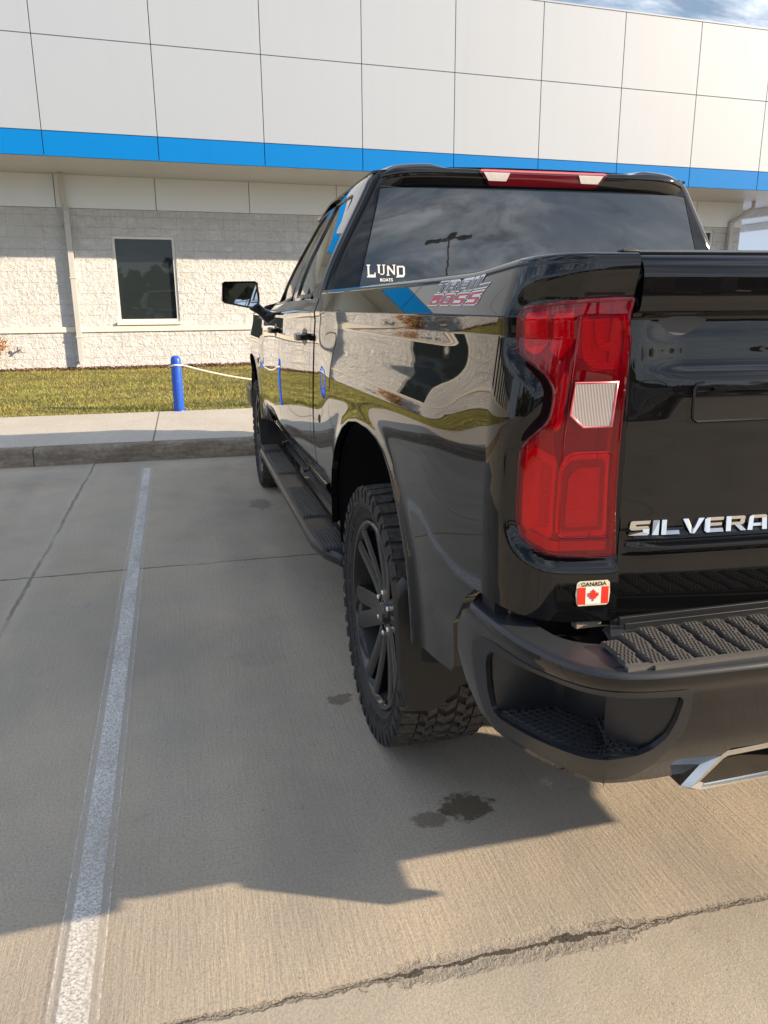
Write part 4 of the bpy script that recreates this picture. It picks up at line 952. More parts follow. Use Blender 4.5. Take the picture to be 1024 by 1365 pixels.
BUM=shell('rear_bumper',bumper,bo,M['gloss'],TR,holes=[rpoly(pout,.006),rpoly(sym(pout),.006)],du=.0085,dv=.0055,thick=.012,out=1)
BUM.data.materials[0]=M['paint']
shell('corner_step_frame',lambda u,z:bumper(u,z,.0015),rpoly(pout,.006),M['plastic2'],BUM,holes=[rpoly(pin,.008)],du=.007,dv=.0045,thick=.010)
shell('corner_step_frame',lambda u,z:bumper(u,z,.0015),rpoly(sym(pout),.006),M['plastic2'],BUM,holes=[rpoly(sym(pin),.008)],du=.007,dv=.0045,thick=.010)
def pocket_xy(u,z):
    # back wall of the step pocket
    d=.125*sst(.30,.36,u)*sst(.765,.56,u)+.01*sst(.30,.34,u)*sst(.765,.73,u)
    return d
def wallS(u,z,off=0):
    x,y,z1=bumper(u,.68,0.0); nx,ny=bump_p(u)[2:]
    d=pocket_xy(u,z); f_=.42+.58*sst(.25,.62,u); d=max(d,(herm(BI,z)-herm(BI,.68))*f_+.010); return (x-nx*d,y-ny*d,z)
for sg,nm in ((1,'l'),(-1,'r')):
    us=[.300+.012*i for i in range(39)]; m=MB()
    zs=[.580+.177*k/6 for k in range(7)]
    vs=[wallS(u,z) for u in us for z in zs]; n=7
    m.add(vs,[(i*n+k,i*n+k+1,(i+1)*n+k+1,(i+1)*n+k) for i in range(len(us)-1) for k in range(n-1)])
    mm=m if sg>0 else m.mirrored(); mm.build('pocket_wall',M['plastic2'],BUM,smooth=50)
    # roof of pocket
    m=MB(); m.strip([bumper(u,.757,-.008) for u in us],[(wallS(u,.757)[0],wallS(u,.757)[1],.757) for u in us]); mm=m if sg>0 else m.mirrored(); mm.build('pocket_roof',M['plastic2'],BUM)
    # floor with zig-zag tread bars
    m=MB()
    def zf(u): return .606+.022*sst(.5,.70,u)-.010*sst(.45,.32,u)
    a=[bumper(u,zf(u),-.004) for u in us]; b=[(wallS(u,0)[0],wallS(u,0)[1],zf(u)) for u in us]
    m.strip(a,b)
    def P_(u,dd):
        aa=Vector(bumper(u,zf(u),-.004)); bb=Vector((wallS(u,0)[0],wallS(u,0)[1],zf(u))); L_=(bb-aa).length
        return aa+(bb-aa)*min(1,dd/max(L_,1e-6)),L_
    for r in range(8):
        for i in range(22):
            u0=.322+.0175*i; um,u1=u0+.00875,u0+.0175; d0=.012+.0150*r
            if P_(um,0)[1]<d0+.012: continue
            wt=.0022; z_=.0075
            p=[P_(u0,d0-wt)[0],P_(um,d0+z_-wt)[0],P_(u1,d0-wt)[0]]; p2=[P_(u0,d0+wt)[0],P_(um,d0+z_+wt)[0],P_(u1,d0+wt)[0]]
            up=Vector((0,0,.0040)); up2=Vector((0,0,.0040)); top=[v+up for v in p]; top2=[v+up for v in p2]
            m.add(p+p2+top+top2,[(6,7,10,9),(7,8,11,10),(0,1,7,6),(1,2,8,7),(3,9,10,4),(4,10,11,5)])
    mm=m if sg>0 else m.mirrored(); mm.build('corner_step',M['plastic'],BUM)
# top of the bumper: matte cover with rolled front edge
def btop(u,t,off=0.0):
    # t 0: on the outer face at z .785, rolls over to the flat top, 1: under the tailgate
    x,y,nx,ny=bump_p(u); 
    uu=min(u,B2-u)
    D=.055+.13*sst(.45,.72,uu)
    if t<.2:
        q=t/.2*math.pi/2; d=.010*(1-math.cos(q))-.0015; z=.7955+.0085*math.sin(q)
    else:
        d=.015+(t-.2)/.8*D; z=.804-.004*(t-.2)
    return (x-nx*(d-off),y-ny*(d-off),z)
shell('top_cover',btop,[(.268,0),(B2-.268,0),(B2-.235,.5),(B2-.23,1),(.23,1),(.235,.5)],M['cover'],BUM,du=.014,dv=.035,thick=.004,out=1)
# step pad
def pad():
    pads=[]
    def P_(x,y,z=0.0): return (x,y,.8035+z)
    m=MB(); m.add([P_(-.895,-.155,.0015),P_(.895,-.155,.0015),P_(.80,.02,.0015),P_(-.80,.02,.0015)],[(0,1,2,3)])
    base=m.build('step_pad',M['cover'],BUM)
    x=-.925+.0492; k=1
    while x<.89:
        # raised pads with slanted sides separated by dark slots
        x0,x1=x,x+.0300
        m=MB(); yb,yf=-.042-.055*max(0,(-.80-x)/.12),-.168+.02*max(0,(-.86-x)/.06)
        poly=[(x0+.004,yb),(x1+.004,yb),(x1+.004,yb-.050),(x1-.002,yb-.066),(x1-.002,yf),(x0-.002,yf),(x0-.002,yb-.064),(x0+.004,yb-.048)]
        m.prism(poly,lambda a,b:P_(a,b,.0016),lambda a,b:P_(a,b,.0075)); m.bb(x0-.004,x0+.0400,yf-.012,yf-.0002,.8035,.8035+.0070)
        for i in range(4):
            for j in range(15):
                t=j/13; yy=yb-.006-t*(yb-yf-.016); xc=x0+(.004 if yy>yb-.055 else -.002); xx=xc+.0015+i*.0068+(j%2)*.003
                m.bb(xx,xx+.0034,yy-.0030,yy+.0030,.8035+.0076,.8035+.0098)
        m.build('tread_pad',M['pad'],base)
        x+=.0442; k+=1
    m=MB(); m.bb(-.80,.80,-.030,-.026,.805,.816); m.bb(-.80,.80,-.012,-.004,.805,.820); m.build('pad_lip',M['plastic2'],base,bev=.0015)
pad()
# parking sensor, scuffs
# exhaust tip
def exhaust(mir):
    po=[(-.720,.536),(-.655,.604),(-.645,.610),(-.42,.618),(-.405,.612),(-.385,.560),(-.40,.532),(-.70,.526)]
    pi=[(-.688,.545),(-.645,.584),(-.636,.588),(-.43,.595),(-.420,.590),(-.408,.562),(-.416,.546),(-.676,.540)]
    m=MB(); n=8
    def L(poly,y,dz=0): return [(a,y,b+dz) for a,b in poly]
    rings=[L(po,.12),L(po,-.115),L([(a*.6+b*.4,c*.6+d*.4) for (a,c),(b,d) in zip(po,pi)],-.128),L(pi,-.124),L(pi,.05)]
    vs=[p for r in rings for p in r]; m.add(vs,[(i*n+k,i*n+(k+1)%n,(i+1)*n+(k+1)%n,(i+1)*n+k) for i in range(3) for k in range(n)]); m.add(rings[3]+rings[4],[(k,(k+1)%n,n+(k+1)%n,n+k) for k in range(n)],2)
    m.add(L(pi,.04),[tuple(range(8))],1)
    mm=m.mirrored() if mir else m; mm.build('exhaust_tip',[M['chrome'],M['under'],M['inner_steel']],TR,smooth=30)
both(exhaust)
m=MB(); m.bb(-.032,.032,-.13,.10,.437,.50); m.bb(-.15,.80,-.09,.06,.50,.575); m.bb(-.165,-.035,-.10,-.085,.385,.52); m.lathe([(.013,-.006),(.028,-.006),(.028,.006),(.013,.006)],20,'y',(-.012,-.092,.458),closed=True); m.build('hitch_and_shadow_bar',M['under'],TR,bev=.003)  # receiver and ring, plus unseen bar and plate added to shape the ground shadow
# ---- cab doors
def rnd(p,k=1): return smoothpoly(p,k)
WR=[(2.300,1.402),(2.330,1.79),(2.350,1.812),(2.40,1.822),(2.90,1.842),(2.935,1.836),(2.935,1.405)]
WF=[(3.185,1.403),(3.185,1.838),(3.215,1.845),(3.34,1.835),(3.46,1.795),(3.70,1.62),(3.93,1.43),(3.965,1.385),(3.93,1.374)]
RD=[(2.130,.625),(2.150,1.34),(2.175,1.50),(2.200,1.70),(2.232,1.868),(2.26,1.874),(3.135,1.874),(3.135,.625)]
FDR=[(3.142,.625),(3.142,1.874),(3.36,1.868),(3.50,1.81),(3.74,1.635),(4.03,1.40),(4.115,1.325),(4.13,1.28),(4.13,.70),(4.05,.625)]
def doors(mir):
    for nm,ol,wn,sy in (('rear_door',RD,WR,2.255),('front_door',FDR,WF,3.20)):
        d=shell(nm,cab_side,ol,M['paint'],TR,holes=[wn],du=.0115,dv=.0095,thick=.02,out=-1,mirror=mir)
        cxm=sum(p[0] for p in wn)/len(wn); czm=1.6
        big=[(cxm+(p[0]-cxm)*1.03,czm+(p[1]-czm)*1.06) for p in wn]
        g=shell('window',lambda y,z:cab_side(y,z,-.008),big,M['glass'] if nm=='rear_door' else M['fglass'],d,du=.02,dv=.02,thick=0,out=-1,mirror=mir)
        m=MB(); ribbon(lambda y,z,h:cab_side(y,z,-.004+h*1.2),wn,.016,.006,True,m)
        mm=m.mirrored() if mir else m; mm.build('window_seal',M['seal'],d,smooth=50)
        # belt strip
        ys=sorted(p[0] for p in ol if p[1]>1.3); y0,y1=wn[0][0]-.02,(2.945 if nm=='rear_door' else 3.99)
        zb_=lambda y:1.393-.022*sst(3.1,4.0,y)
        m=MB(); ribbon(lambda y,z,h:cab_side(y,z,h),[(y0+(y1-y0)*i/12,zb_(y0+(y1-y0)*i/12)) for i in range(13)],.020,.007,False,m)
        mm=m.mirrored() if mir else m; mm.build('belt_trim',M['gloss'],d,smooth=60)
        # handle: cup and bar
        sy2=2.20 if nm=='rear_door' else 3.23; zc=1.228
        m=MB(); 
        def HP(a,b,o): return cab_side(sy2+a,zc+b,o)
        n=14; bar=[]
        for i in range(n):
            t=i/(n-1); o=.012+.030*math.sin(math.pi*min(1,max(0,t)))**.5; hh=.013+.004*math.sin(math.pi*t)
            bar.append([HP(t*.19,-hh,o-.006),HP(t*.19,-hh*.7,o+.006),HP(t*.19,hh*.7,o+.006),HP(t*.19,hh,o-.006),HP(t*.19,0,o-.012)])
        vs=[p for r in bar for p in r]; m.add(vs,[(i*5+k,i*5+(k+1)%5,(i+1)*5+(k+1)%5,(i+1)*5+k) for i in range(n-1) for k in range(5)]+[(4,3,2,1,0),tuple((n-1)*5+k for k in range(5))])
        mm=m.mirrored() if mir else m; h_=mm.build('door_handle',M['paint'],d,smooth=50)
        cup=[(sy2+.095+.075*math.cos(q*math.pi/12),zc+.036*math.sin(q*math.pi/12)) for q in range(24)]
        shell('handle_cup',lambda y,z:cab_side(y,z,.001),cup,M['seal'],d,du=.012,dv=.008,thick=.003,out=-1,mirror=mir)
    # black B pillar applique
    for y0,y1,par in ((2.945,3.133,0),(3.144,3.178,1)):
        shell('pillar_trim',lambda y,z:cab_side(y,z,.0012),[(y0,1.405),(y1,1.405),(y1,1.846),(y0,1.846)],M['gloss'],TR,du=.02,dv=.01,thick=.003,out=-1,mirror=mir)
both(doors)
def cabshell(mir):
    # pillar behind the rear door
    shell('cab_pillar',cab_side,[(2.06,.60),(2.124,.60),(2.145,1.34),(2.170,1.50),(2.195,1.70),(2.227,1.874),(2.26,1.880),(4.0,1.880),(4.0,1.8865),(2.178,1.8865),(2.147,1.6),(2.125,1.40),(2.06,1.33)],M['paint'],TR,du=.006,dv=.0045,thick=.015,out=-1,mirror=mir)
    shell('door_jamb',lambda y,z:cab_side(y,z,-.016),[(2.10,.60),(4.16,.60),(4.16,1.30),(3.38,1.872),(2.30,1.872),(2.24,1.6),(2.18,1.36),(2.11,1.30)],M['under'],TR,holes=[[(2.36,1.35),(2.38,1.78),(3.30,1.78),(3.85,1.40),(3.85,1.35)]],du=.03,dv=.03,thick=0,out=-1,mirror=mir)
    # sill
    m=MB(); prof=[(-.93,.50),(-.945,.575),(-.962,.60),(-.965,.622),(-.90,.622),(-.90,.50)]
    m.prism(prof,lambda a,b:(a,2.05,b),lambda a,b:(a,4.16,b)); mm=m.mirrored() if mir else m; mm.build('rocker_panel',M['paint'],TR,smooth=30)
    # front wing
    fo=[(4.137,.70),(4.137,1.30),(4.137,zfen(4.137)+.03*math.pi/2+.10),(5.78,zfen(5.78)+.03*math.pi/2+.10),(5.80,1.10),(5.80,.72),(5.62,.70),(5.45,.70)]
    af=[(y+WB,z) for y,z in ARCH]
    fo=[(4.137,.60),(4.137,zfen(4.137)+.16),(5.78,zfen(5.78)+.16),(5.80,1.10),(5.80,.66)]+[(af[-1][0]+.02,.66)]+[p for p in reversed(af) if p[1]>.655]+[(af[1][0]-.005,.60)]
    shell('front_fender',fender,fo,M['paint'],TR,du=.016,dv=.012,thick=.02,out=-1,mirror=mir)
both(cabshell)
# roof and back of cab
shell('roof',roof,[(-.72,2.15),(.72,2.15),(.70,3.62),(-.70,3.62)],M['paint'],TR,du=.03,dv=.04,thick=.01,out=1)
CB_=shell('cab_back',cab_back,[(-1,.62),(1,.62),(1,1.887),(-1,1.887)],M['paint'],TR,du=.012,dv=.02,thick=.01,out=1,holes=[])
def gl(x,z,off=0.0):
    w=-cab_side(2.10,z)[0]; r=.05; L=w-r+r*math.pi/2
    return cab_back(x/L,z,off)
rw=[(-.810,1.40),(.810,1.40),(.697,1.818),(-.697,1.818)]
RW=shell('rear_window',lambda x,z:gl(x,z,.004),rw,M['glass'],TR,du=.02,dv=.01,thick=.004,out=1)
m=MB(); ribbon(lambda x,z,h:gl(x,z,.003+h),rw,.014,.004,True,m); m.build('window_seal',M['seal'],RW,smooth=60)
SPO=shell('roof_spoiler',spoil,[(-.695,0),(.695,0),(.695,.33),(-.695,.33)],M['gloss'],TR,du=.015,dv=.006,thick=.006,out=1)
cl=[(-.238,.058),(-.292,.118),(-.285,.130),(.285,.130),(.292,.118),(.238,.058)]
CH=shell('centre_brake_light',lambda x,v:spoil(x,v,.004),cl,M['amber_red'],SPO,du=.01,dv=.004,thick=.006)
for s in (-1,1):
    p_=[(s*.272,.112),(s*.155,.112),(s*.170,.078),(s*.248,.078)]
    if s>0: p_=p_[::-1]
    shell('cargo_lamp',lambda x,v:spoil(x,v,.007),p_,M['white_lens'],CH,du=.006,dv=.004,thick=.003)
shell('led_strip',lambda x,v:spoil(x,v,.006),[(-.285,.116),(.285,.116),(.28,.128),(-.28,.128)],M['lensrim'],CH,du=.02,dv=.003,thick=.002)
# sticker on the rear glass
SG=lambda x,z,o:gl(x,z,.0045+o)
def lund():
    X0,Z0=-.764,1.470; Wd,H=.150,.042
    t=.18
    Ls={'L':[[(0,0),(.20,0),(.20,1),(0,1)],[(-.10,1),(.32,1),(.32,1.10),(-.10,1.10)],[(.202,0),(.95,0),(.95,.16),(.202,.16)],[(.80,.162),(.95,.162),(.95,.36),(.84,.36)],[(-.10,-.10),(.95,-.10),(.95,-.002),(-.10,-.002)]],
        'U':[[(0.05,.2),(.27,.12),(.27,1),(.05,1)],[(-.05,1.002),(.38,1.002),(.38,1.1),(-.05,1.1)],[(.05,.198),(.27,.118),(.40,.0),(.70,.0),(.85,.118),(.68,.118),(.62,.1),(.45,.1)],[(.70,.12),(.86,.14),(.86,1),(.70,1)],[(.60,1.002),(.98,1.002),(.98,1.1),(.60,1.1)]],
        'N':[[(.0,.0),(.17,0),(.17,1),(0,1)],[(-.10,-.10),(.28,-.10),(.28,-.002),(-.10,-.002)],[(.172,1),(.172,.70),(.80,.0),(.80,.32)],[(.802,0),(.96,0),(.96,1),(.802,1)],[(.70,1.002),(1.05,1.002),(1.05,1.1),(.70,1.1)]],
        'D':[[(0,0),(.22,0),(.22,1),(0,1)],[(.222,1),(.80,1),(.98,.86),(.90,.80),(.70,.86),(.222,.86)],[(.76,.85),(.98,.85),(.98,.14),(.76,.14)],[(.222,.14),(.70,.14),(.98,.13),(.80,-.08),(.222,-.08)],[(-.12,-.10),(.22,-.10),(.22,-.002),(-.12,-.002)]]}
    x=X0
    for ch,wd,dz,sc_ in (('L',.034,-.008,1.15),('U',.033,.0,1.0),('N',.033,.0,1.0),('D',.034,-.008,1.15)):
        m=MB()
        for poly in Ls[ch]: m.prism(poly,lambda a,b:SG(x+a*wd,Z0+.008+dz*.8+b*.036*sc_,.0),lambda a,b:SG(x+a*wd,Z0+.008+dz*.8+b*.036*sc_,.0006))
        m.build('window_decal',M['white'],RW); x+=wd+.0075
    text_mesh('BOATS',.0165,0,lambda u,v,o:SG(u,v,o),M['white'],'window_decal',RW,sx=1.05,u0=-.687,v0=1.452,off=.001,align='CENTER',offset=.0004)
lund()
# windscreen, hood, nose
m=MB()
n=12; rows=[]
for j in range(7):
    t=j/6; y=3.58+(4.52-3.58)*t; z=1.868-(1.868-1.375)*t-.0; wd=.66+.19*t; z+=.03*math.sin(math.pi*t)
    rows.append([(wd*(2*i/n-1),y-.16*abs(2*i/n-1)**2.2,z) for i in range(n+1)])
m.add([p for r in rows for p in r],[(j*(n+1)+i,j*(n+1)+i+1,(j+1)*(n+1)+i+1,(j+1)*(n+1)+i) for j in range(6) for i in range(n)]); m.build('windscreen',M['fglass'],TR,smooth=60)
def hood(x,y):
    t=abs(x)/.90; z=zfen(y)+.055-.035*t**3+.020*sst(.45,.52,abs(x))*sst(.80,.70,abs(x))-.05*sst(5.5,5.9,y)
    return (x,y,z)
shell('hood',hood,[(-.86,4.18),(.86,4.18),(.84,5.72),(.70,5.86),(-.70,5.86),(-.84,5.72)],M['paint'],TR,du=.03,dv=.04,thick=.02,out=1)
m=MB(); m.bb(-.93,.93,4.10,4.30,1.20,1.345); m.build('cowl',M['under'],TR)
def apil(mir):
    m=MB(); m.tube([(-.640,3.45,1.862),(-.715,3.72,1.67),(-.80,4.02,1.46),(-.85,4.16,1.36)],[.024,.026,.030,.034],8); mm=m.mirrored() if mir else m; mm.build('windscreen_pillar',M['gloss'],TR,smooth=50)
both(apil)
m=MB(); m.bb(-.60,.60,5.80,5.86,.86,1.20,1); m.bb(-.84,.84,5.70,5.80,.70,1.24)
for k in range(5): m.bb(-.60,.60,5.855,5.885,.90+k*.065,.93+k*.065)
GR=m.build('grille',[M['gloss'],M['under']],TR,bev=.01)
m=MB(); m.bb(-.90,.90,5.72,5.95,.50,.74); m.bb(-1.0,-.88,5.45,5.86,.52,.72); m.bb(.88,1.0,5.45,5.86,.52,.72); m.build('front_bumper',M['plastic2'],TR,bev=.05,seg=4)
def hl(mir):
    m=MB(); m.box((-.745,5.80,1.09),(.27,.10,.12)); m.box((-.76,5.82,.92),(.22,.08,.09)); mm=m.mirrored() if mir else m; mm.build('headlight',M['white_lens'],TR,bev=.02,seg=3)
both(hl)
# underside
m=MB(); m.bb(-.55,-.42,.3,5.3,.50,.64); m.bb(.42,.55,.3,5.3,.50,.64); m.bb(-.42,.42,.6,.72,.52,.60); m.bb(-.78,.78,2.1,4.1,.56,.62); m.bb(-.70,.70,1.6,2.1,.62,.80); m.bb(-.60,.60,4.3,5.6,.50,.95); m.tube([(-.80,1.10,.41),(.80,1.10,.41)],.05,12); m.lathe([(0,-.14),(.12,-.10),(.16,0),(.12,.10),(0,.14)],16,'x',(0,1.10,.41)); m.tube([(-.5,4.86,.41),(.5,4.86,.41)],.04,10)
m.build('chassis',M['under'],TR)
m=MB(); m.tube([(-.50,.15,.55),(-.50,.9,.50),(-.62,1.5,.46),(-.4,2.6,.46),(-.3,3.6,.48)],.036,12); m.build('exhaust_pipe',M['brake'],TR,smooth=60)
def liner(mir):
    for dy,nm in ((0,'rear'),(WB,'front')):
        cx0=1.10+dy
        big=[(y+dy,z) for y,z in ARCH]
        m=MB(); o=[(-.995,y+ (y-cx0)*.0,z) for y,z in big]
        c=(cx0,.45)
        def sc1(y,z,k): return (c[0]+(y-c[0])*k,c[1]+(z-c[1])*k)
        ring=[]
        for X,k in ((-.992,.992),(-.97,1.03),(-.75,1.04),(-.55,1.02)): ring.append([(X,*sc1(y,z,k)) for y,z in big])
        n=len(big); m.add([p for r in ring for p in r],[(i*n+j,i*n+j+1,(i+1)*n+j+1,(i+1)*n+j) for i in range(3) for j in range(n-1)])
        m.add(ring[-1],[tuple(range(n))])
        mm=m.mirrored() if mir else m; mm.build('wheel_liner',M['liner'],TR,smooth=50)
both(liner)
# mud guards behind the wheels
def flap(mir):
    for dy in (0,WB):
        out=[(-1.007,.690),(-1.024,.672),(-1.036,.640),(-1.032,.53),(-1.026,.417),(-1.014,.350),(-1.000,.335),(-.943,.324),(-.914,.345),(-.869,.390),(-.80,.40),(-.78,.46),(-.86,.50),(-.887,.49),(-.936,.512),(-.968,.548),(-.985,.616),(-.995,.675)]
        out=rpoly(out,.02,2); m=MB(); n=len(out)
        def yy(x,z): return .60+dy+.02*math.sin((z-.33)*4)+.3*max(0,-(x+1.004))
        def ring(k,o): 
            cxx,czz=-.95,.47; return [(cxx+(a-cxx)*k,yy(a,b)+o,czz+(b-czz)*k) for a,b in out]
        R_=[ring(1.0,.035),ring(1.0,.006),ring(.965,-.004)]
        m.add([p for r in R_ for p in r],[(i*n+j,i*n+(j+1)%n,(i+1)*n+(j+1)%n,(i+1)*n+j) for i in range(2) for j in range(n)]+[tuple(range(n-1,-1,-1)),tuple(2*n+j for j in range(n))])
        # screws
        mm=m.mirrored() if mir else m; mm.build('mud_flap',M['flap'],TR,smooth=60)
both(flap)
# running boards
def board(mir):
    m=MB(); y0,y1=1.60,4.03
    def sec(y,xo,xi,zt): return [(xi,y,zt-.052),(xo+.012,y,zt-.050),(xo,y,zt-.034),(xo,y,zt-.012),(xo+.010,y,zt),(xi,y,zt)]
    st=[(1.560,-1.000,.455),(1.575,-1.012,.459),(1.66,-1.050,.46),(1.80,-1.074,.46),(2.6,-1.078,.46),(3.4,-1.078,.46),(3.9,-1.077,.46),(4.03,-1.05,.46),(4.08,-1.00,.455)]
    vs=[];
    for y,xo,zt in st: vs+=sec(y,xo,-.925,zt)
    n=6; m.add(vs,[(i*n+k,i*n+(k+1)%n,(i+1)*n+(k+1)%n,(i+1)*n+k) for i in range(len(st)-1) for k in range(n)]+[(0,1,2,3,4,5),tuple((len(st)-1)*n+k for k in range(6))])
    mm=m.mirrored() if mir else m; RB=mm.build('running_board',M['plastic2'],TR,bev=.005,seg=2)
    for a,b in ((3.80,4.02),(3.06,3.70),(2.12,2.72),(1.63,1.93)):
        m=MB(); m.bb(-1.056,-.945,a,b,.4595,.4625)
        for k in range(8):
            x=-1.052+k*.0138; m.bb(x,x+.006,a+.01,b-.01,.4628,.4675)
        mm=m.mirrored() if mir else m; mm.build('step_tread',M['plastic'],RB,bev=.001,seg=1)
    for y in (1.95,2.9,3.8):
        m=MB(); m.box((-.86,y,.49),(.16,.05,.03),Matrix.Rotation(.35,3,'Y')); m.bb(-.80,-.77,y-.03,y+.03,.48,.60); m.tube([(-.90,y-.04,.545),(-.915,y-.04,.548)],.012,10,1)
        mm=m.mirrored() if mir else m; mm.build('board_bracket',[M['under'],M['chrome']],RB,bev=.002)
both(board)
# door mirrors
def mirror(mir):
    y0=3.80; m=MB()
    # housing: rounded box, longer outer edge, curved back
    out=[(-1.262,1.492),(-1.247,1.503),(-1.066,1.506),(-1.050,1.494),(-1.042,1.40),(-1.045,1.368),(-1.080,1.345),(-1.12,1.350),(-1.255,1.378),(-1.268,1.392)]
    cx,cz=-1.16,1.43; n=len(out); R_=[]
    for k,dy in ((.93,0),(1.0,-.006),(1.02,.02),(1.0,.06),(.86,.10),(.55,.125)): R_.append([(cx+(a-cx)*k,y0+dy,cz+(b-cz)*k) for a,b in out])
    m.add([p for r in R_ for p in r],[(i*n+j,i*n+(j+1)%n,(i+1)*n+(j+1)%n,(i+1)*n+j) for i in range(5) for j in range(n)]+[tuple(5*n+j for j in range(n)),tuple(range(n))])
    # arm
    arm=[]
    for x,y,z,a,b in ((-1.10,y0+.05,1.372,.045,.035),(-1.05,y0+.055,1.345,.045,.038),(-1.005,y0+.07,1.300,.05,.045),(-.965,y0+.09,1.275,.085,.060),(-.93,y0+.09,1.27,.10,.07)):
        arm.append([(x,y+a*math.cos(q*math.pi/5),z+b*math.sin(q*math.pi/5)) for q in range(10)])
    m.add([p for r in arm for p in r],[(i*10+k,i*10+(k+1)%10,(i+1)*10+(k+1)%10,(i+1)*10+k) for i in range(4) for k in range(10)])
    mm=m.mirrored() if mir else m; MI=mm.build('side_mirror',M['gloss'],TR,smooth=45)
    m=MB(); g=[(cx+(a-cx)*.89,cz+(b-cz)*.86) for a,b in out]; m.add([(a,y0-.0035,b) for a,b in g],[tuple(range(n))])
    mm=m.mirrored() if mir else m; mm.build('mirror_glass',M['mirror'],MI,recalc=True)
both(mirror)
# ---- wheels
def wheel_parts():
    R,Wd=.412,.27; h=Wd/2
    # tyre carcass profile (r, x) ; outer face is -x
    prof=[(.300,-.100),(.302,-.112),(.315,-.122),(.335,-.131),(.360,-.137),(.382,-.136),(.395,-.130),(.402,-.118),(.404,0),(.402,.118),(.395,.130),(.360,.137),(.335,.131),(.302,.112),(.300,.100)]
    m=MB(); m.lathe(prof,72)
    # raised sidewall ring and lettering blocks
    m.lathe([(.352,-.1362),(.353,-.1382),(.356,-.1384),(.357,-.1368)],72)
    for k in range(26):
        if k%13 in (5,6,12): continue
        q=k*2*math.pi/26; 
        for dq in (0,.05,.10,.15):
            a0,a1=q+dq,q+dq+.028
            pts=[(r*math.cos(a),r*math.sin(a)) for r,a in ((.325,a0),(.325,a1),(.342,a1),(.342,a0))]
            xo=[-.1275,-.1275,-.1335,-.1335]
            vs=[(x+.001,u,v) for x,(u,v) in zip(xo,pts)]+[(x-.0018,u,v) for x,(u,v) in zip(xo,pts)]
            m.add(vs,[(4,5,6,7),(0,1,5,4),(1,2,6,5),(2,3,7,6),(3,0,4,7)])
    NP=46
    def blk(a0,a1,b0,b1,sk,ri=.399,ro=R,side=0,sh=0.0):
        # block between lateral a0..a1, pitch fraction b0..b1, skew
        pts=[]
        for (a,b) in ((a0,b0),(a1,b0+sk),(a1,b1+sk),(a0,b1)): pts.append((a,(b+sh)*2*math.pi/NP))
        def rr(a,r): return r-.006*(abs(a)/h)**4
        lo=[(a,rr(a,ri)*math.cos(q),rr(a,ri)*math.sin(q)) for a,q in pts]; hi=[(a*.985,rr(a,ro)*math.cos(q),rr(a,ro)*math.sin(q)) for a,q in pts]
        m.add(lo+hi,[(4,5,6,7),(0,1,5,4),(1,2,6,5),(2,3,7,6),(3,0,4,7)],1)
    for k in range(NP):
        j=(k%2)*.10
        for s in (-1,1):
            f=lambda a0,a1,*r,**kw: blk(s*a0,s*a1,*r,**kw)
            f(.084,.132+.004*(k%2),.08+k,.84+k,.06*s)
            # side biter down the shoulder
            q0,q1=(k+.10)*2*math.pi/NP,(k+.72-.18*(k%2))*2*math.pi/NP
            rlo=.372-.010*(k%2); xa,xb=s*.1335,s*.1405
            vs=[(xa,.405*math.cos(q0),.405*math.sin(q0)),(xa,.405*math.cos(q1),.405*math.sin(q1)),(s*.136,rlo*math.cos(q1),rlo*math.sin(q1)),(s*.136,rlo*math.cos(q0),rlo*math.sin(q0)),
                (s*.131,.409*math.cos(q0),.409*math.sin(q0)),(s*.131,.409*math.cos(q1),.409*math.sin(q1)),(xb,.398*math.cos(q1),.398*math.sin(q1)),(xb,.398*math.cos(q0),.398*math.sin(q0)),(s*.1395,rlo*math.cos(q1),rlo*math.sin(q1)),(s*.1395,rlo*math.cos(q0),rlo*math.sin(q0))]
            m.add(vs,[(4,5,6,7),(7,6,8,9),(3,9,8,2),(4,7,9,3,0),(5,1,2,8,6)],0)
            f(.030,.056,.02+k,.62+k,.30,sh=.5+j); f(.054,.079,.25+k,.80+k,-.28,sh=.1)
        blk(-.026,.0,.0+k,.56+k,.34,sh=.25); blk(-.002,.026,.36+k,.92+k,-.34,sh=.25)
    tyre=m
    r=MB()  # rim: barrel + lip
    r.lathe([(.300,-.090),(.300,-.104),(.302,-.116),(.297,-.122),(.288,-.121),(.280,-.112),(.276,-.100)],72); r.lathe([(.276,-.100),(.262,-.06),(.255,.10)],72,mi=1)
    # six pairs of spokes
    def spoke(qc,q_in,q_out,wi,wo):
        st=[]
        for t in (0,.25,.5,.75,1.0):
            rad_=.060+(.283-.060)*t; q=qc+(q_in+(q_out-q_in)*t**.9); wd=(wi+(wo-wi)*t)/2
            x=-.085-.030*t**1.5-(.0 if t<1 else 0); dep=.035
            cu,cv=math.cos(q),math.sin(q); px,py=-cv,cu
            st.append([(x+dep,rad_*cu-px*wd,rad_*cv-py*wd),(x+.004,rad_*cu-px*wd,rad_*cv-py*wd),(x,rad_*cu-px*wd*.55,rad_*cv-py*wd*.55),(x,rad_*cu+px*wd*.55,rad_*cv+py*wd*.55),(x+.004,rad_*cu+px*wd,rad_*cv+py*wd),(x+dep,rad_*cu+px*wd,rad_*cv+py*wd)])
        n=6; r.add([p for s_ in st for p in s_],[(i*n+k,i*n+(k+1)%n,(i+1)*n+(k+1)%n,(i+1)*n+k) for i in range(4) for k in range(n)])
    for k in range(6):
        qc=k*math.pi/3+.26
        spoke(qc,.20,.170,.060,.060); spoke(qc,-.20,-.170,.060,.060)
    r.lathe([(0,-.098),(.028,-.098),(.036,-.092),(.040,-.082),(.085,-.082),(.098,-.070),(.100,-.03)],36)
    lugs=[]
